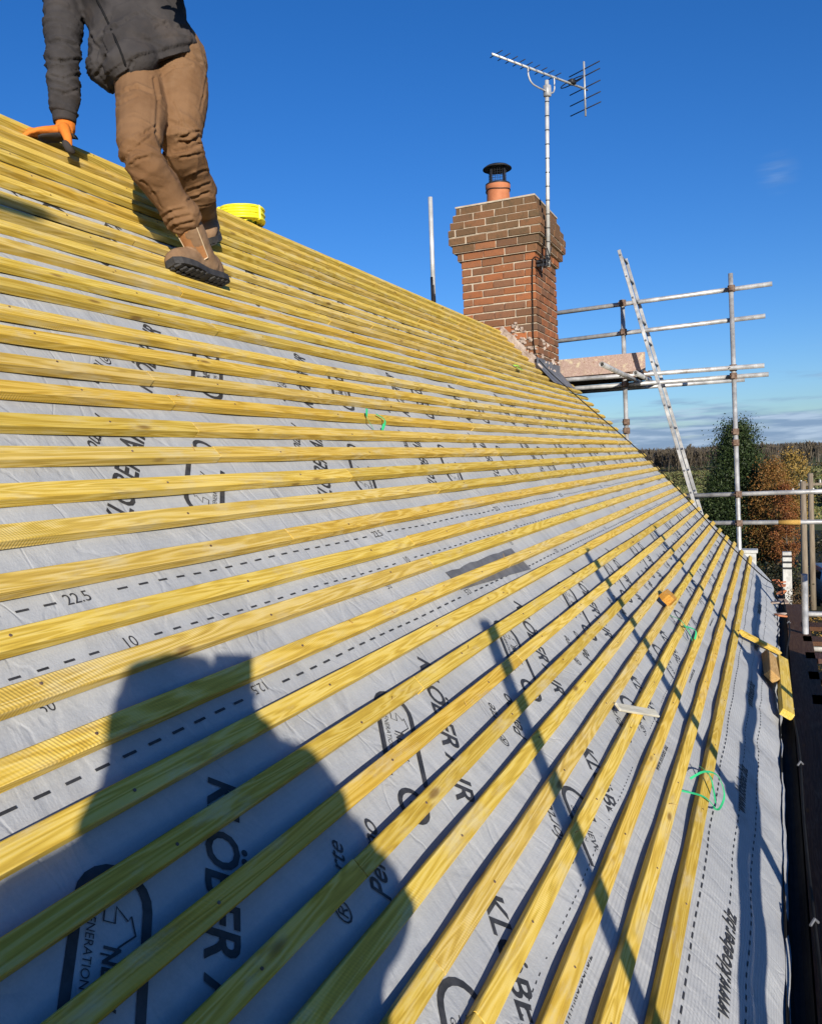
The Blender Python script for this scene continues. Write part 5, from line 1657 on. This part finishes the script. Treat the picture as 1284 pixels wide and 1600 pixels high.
def boot(ankle, heel, toe, solen, shaft_dir, label=None):
    """pull-on work boot: sole from heel to toe, solen points out of the sole towards the ground"""
    ankle, heel, toe, n = V(ankle), V(heel), V(toe), -V(solen).normalized()
    d = (toe - heel); L = d.length; d.normalize(); n = (n - d * n.dot(d)).normalized(); s = d.cross(n)
    bm = bmesh.new()
    def P(t, h): return heel + d * (L * t) + n * h
    loft(bm, [(P(.02, .050), s * .028, n * .042), (P(.10, .058), s * .040, n * .056), (P(.28, .062), s * .043, n * .062), (P(.45, .056), s * .045, n * .056), (P(.62, .048), s * .050, n * .046), (P(.80, .043), s * .050, n * .040), (P(.92, .038), s * .041, n * .033), (P(.985, .032), s * .022, n * .020)], 20)
    up = (V(shaft_dir)).normalized()
    a0 = P(.26, .05)
    limb(bm, [(a0, .048), (a0.lerp(ankle, .5), .047), (ankle, .048), (ankle + up * .05, .050)], 18)
    o = organic('boot', bm, M_SUEDE, wk, .006, 4, lambda p: .0022 * noise.noise(p * 22) + .0012 * ridged(p * 34))
    bm = bmesh.new()
    prof = [(0, .030), (.04, .038), (.15, .041), (.30, .038), (.42, .037), (.55, .043), (.70, .051), (.83, .050), (.93, .040), (1.0, .018)]
    lo, hi = [], []
    for t, w in prof:
        lift_ = .010 * max(0, (t - .75) / .25) ** 2
        for side in (1, -1):
            pass
    ring_lo = [P(t, lift_ - .012 + .014 * max(0, (t - .75) / .25) ** 2) + s * w for (t, w), lift_ in zip(prof, [0] * 10)] + [P(t, -.012 + .014 * max(0, (t - .75) / .25) ** 2) - s * w for t, w in prof[::-1]]
    A = [bm.verts.new(p) for p in ring_lo]; B = [bm.verts.new(p + n * .026 + (P(.5, 0) - p).normalized() * -.002) for p in ring_lo]
    m_ = len(A)
    for i in range(m_): bm.faces.new((A[i], A[(i + 1) % m_], B[(i + 1) % m_], B[i]))
    bm.faces.new(A[::-1]); bm.faces.new(B)
    sole = bm_obj('sole', bm, M_SOLE, o)
    bm = bmesh.new()
    for k in range(11):
        t = .06 + .088 * k
        if .36 < t < .46: continue
        w = .034 if t < .4 else .042 * (1 if t < .85 else .75)
        for side in (-1, 1):
            box(bm, P(t, -.0125 + .014 * max(0, (t - .75) / .25) ** 2) + s * side * w * .50, .0105, w * .44, .0042, (d + s * side * .35).normalized(), (s - d * side * .35).normalized(), n, .0015)
    tag(bm_obj('tread', bm, M_SOLE, o), kind='stuff')
    return o, P, s, n, d, a0, up
solA = (V((0, -.36, -.93))).normalized()
hA, tA = top_pt(1.872, 2.735, .020), top_pt(1.882, 2.440, .020)
bA, PA, sA_, nA, dA, a0A, upA = boot(J_['ankA'] + shA * .005, hA, tA, solA, -shA)
hB, tB = top_pt(2.30, 3.06, .03), top_pt(2.165, 2.915, .018)
tB = top_pt(2.17, 2.935, .024); hB = tB + V((.20, .135, .155))
bB, PB, sB_, nB, dB, a0B, upB = boot(J_['ankB'] + shB * .0, hB, tB, V((0, -.25, -.95)), -shB)
# tan elastic panels with pale stitching on the boots' shafts
for (bo, a0_, ank, up_, s_) in ((bA, a0A, J_['ankA'], upA, sA_), (bB, a0B, J_['ankB'], upB, sB_)):
    facing = -FWD
    c0 = a0_.lerp(ank, .35); c1 = ank + up_ * .02
    ax = (c1 - c0).normalized(); fr = (facing - ax * facing.dot(ax)).normalized(); sd_ = ax.cross(fr)
    vs, fs = [], []
    for i in range(6):
        c = c0.lerp(c1, i / 5)
        for j in range(7):
            a = (-.85 + 1.7 * j / 6) * (.75 + .25 * i / 5) - .12
            vs.append(c + (fr * math.cos(a) + sd_ * math.sin(a)) * .0525)
    for i in range(5):
        for j in range(6): fs.append((i * 7 + j, i * 7 + j + 1, i * 7 + j + 8, i * 7 + j + 7))
    data_obj('side_panel', vs, fs, M_TAN, bo, True)
    for j in (0, 6): seam([vs[i * 7 + j] + fr * .001 for i in range(6)], .0022, M_SEAM, bo, 'stitching')
    seam([vs[j] + fr * .001 for j in range(7)], .0022, M_SEAM, bo, 'stitching')

# ---- photographer on the eaves scaffold, whose shadow falls across the battens
ph = empty('person', (-.3, -.3, -1.58), 'photographer in dark jacket holding up a phone, casting the large shadow on the battens', 'person')
hz = V((SUN_DIR.x, SUN_DIR.y, 0)).normalized(); e1 = V((hz.y, -hz.x, 0)); Zv = V((0, 0, 1))
def B(a, b, d): return e1 * a + Zv * b - hz * d
pj = dict(head=B(-.128, -.05, .27), neck=B(-.130, -.15, .29), chest=B(-.13, -.32, .33), pel=B(-.11, -.82, .42), shL=B(-.31, -.28, .31), shR=B(.050, -.17, .28), elR=B(.205, -.40, .25), wrR=B(.020, -.135, .075), elL=B(-.24, -.46, .22), wrL=B(-.045, -.165, .10),
          hL=B(-.19, -.84, .42), hR=B(-.03, -.84, .42))
feetL, feetR = V((-.58, -.36, -1.50)), V((-.30, -.50, -1.50))
kL, kR = pj['hL'].lerp(feetL, .5) + hz * .02, pj['hR'].lerp(feetR, .5) + hz * .02
bm = bmesh.new()
head_mesh(bm, pj['head'], Zv, hz)
limb(bm, [(pj['chest'], .07), (pj['neck'], .058), (pj['head'], .06)])
loft(bm, [(pj['pel'] - Zv * .10, e1 * .10, hz * .08), (pj['pel'], e1 * .15, hz * .10), (pj['chest'] - Zv * .2, e1 * .14, hz * .095), (pj['chest'], e1 * .16, hz * .10), (pj['neck'] - Zv * .06, e1 * .12, hz * .07)])
for a, b, c in ((pj['hL'], kL, feetL), (pj['hR'], kR, feetR)):
    limb(bm, [(a, .085), (b, .05), (b.lerp(c, .4), .05), (c, .038), (c + hz * .12 - Zv * .03, .03)])
for a, b, c in ((pj['shR'], pj['elR'], pj['wrR']), (pj['shL'], pj['elL'], pj['wrL'])):
    limb(bm, [(a, .055), (a.lerp(b, .5), .045), (b, .038), (c, .026)])
hand(bm, pj['wrR'], (B(-.005, -.055, .045) - pj['wrR']), e1, 1, .9, .9)
hand(bm, pj['wrL'], (B(-.03, -.07, .05) - pj['wrL']), -e1, -1, .95, .7)
organic('body', bm, M_SKIN, ph, .01, 4)
face_parts(ph, pj['head'], Zv, hz)
bm = bmesh.new()
hc = pj['head']
loft(bm, [(hc + Zv * z_ + e1 * .0, e1 * r_, hz * r_ * 1.22) for z_, r_ in ((-.03, .074), (-.028, .083), (.01, .084), (.015, .080), (.06, .079), (.10, .074), (.122, .062), (.130, .035), (.132, .01))], 24)
bm_obj('beanie', bm, M_BLK, ph, True)
bm = bmesh.new()
loft(bm, [(pj['pel'] - Zv * .06, e1 * .20, hz * .14), (pj['pel'] + Zv * .1 + e1 * .02, e1 * .22, hz * .14), (pj['chest'] - Zv * .15 + e1 * .04, e1 * .235, hz * .14), (pj['chest'], e1 * .20, hz * .14), (pj['chest'] + Zv * .12, e1 * .18, hz * .12), (pj['neck'] + Zv * .0, e1 * .085, hz * .085)], 24)
ellipsoid(bm, B(-.140, -.14, .28), e1 * .088, hz * .09, Zv * .115)
ellipsoid(bm, B(.095, -.42, .30), e1 * .085, hz * .08, Zv * .13)
ellipsoid(bm, B(-.02, -.12, .20), e1 * .075, hz * .06, Zv * .085)
ellipsoid(bm, B(-.02, -.20, .26), e1 * .09, hz * .07, Zv * .09)
limb(bm, [(pj['neck'].lerp(pj['shR'], .6), .08), (pj['shR'], .085), (pj['shR'].lerp(pj['elR'], .5), .068), (pj['elR'], .060), (pj['elR'].lerp(pj['wrR'], .85), .044)])
limb(bm, [(pj['neck'].lerp(pj['shL'], .6), .08), (pj['shL'], .08), (pj['shL'].lerp(pj['elL'], .5), .068), (pj['elL'], .062), (pj['elL'].lerp(pj['wrL'], .95), .050)])
organic('jacket', bm, M_NAVY, ph, .011, 5, wrinkle(Zv, 6, 18, .007))
bm = bmesh.new()
loft(bm, [(pj['pel'] - Zv * .12, e1 * .13, hz * .10), (pj['pel'] - Zv * .03, e1 * .175, hz * .125), (pj['pel'] + Zv * .05, e1 * .175, hz * .125)])
for a, b, c in ((pj['hL'], kL, feetL), (pj['hR'], kR, feetR)):
    limb(bm, [(a, .10), (b, .075), (b.lerp(c, .5), .07), (c + Zv * .03, .066)])
organic('trousers', bm, M_BLK, ph, .012, 4, wrinkle(Zv, 7, 20, .006))
for c in (feetL, feetR):
    bm = bmesh.new()
    loft(bm, [(c - hz * .09 - Zv * .035, e1 * .03, Zv * .03), (c - hz * .05 - Zv * .03, e1 * .038, Zv * .045), (c + hz * .05 - Zv * .035, e1 * .042, Zv * .04), (c + hz * .15 - Zv * .05, e1 * .045, Zv * .026), (c + hz * .20 - Zv * .055, e1 * .025, Zv * .018)], 16)
    bm_obj('shoe', bm, M_SUEDE, ph, True)
# the phone the picture is taken with: its lens is the camera position
pt_ = tag(empty('phone', -FWD * .02, 'black phone held up by the photographer', 'phone'))
bm = bmesh.new(); box(bm, -FWD * .012 - RGT * .022 - UPV * .056, .037, .077, .004, RGT, UPV, FWD, .003); bm_obj('case', bm, M_PHONE, pt_)
bm = bmesh.new(); box(bm, -FWD * .0172 - RGT * .022 - UPV * .056, .034, .072, .0005, RGT, UPV, FWD); bm_obj('screen', bm, M_PHONE, pt_)
print('objects', len(bpy.data.objects), 'tris', sum(len(o.data.polygons) for o in bpy.data.objects if o.type == 'MESH'))
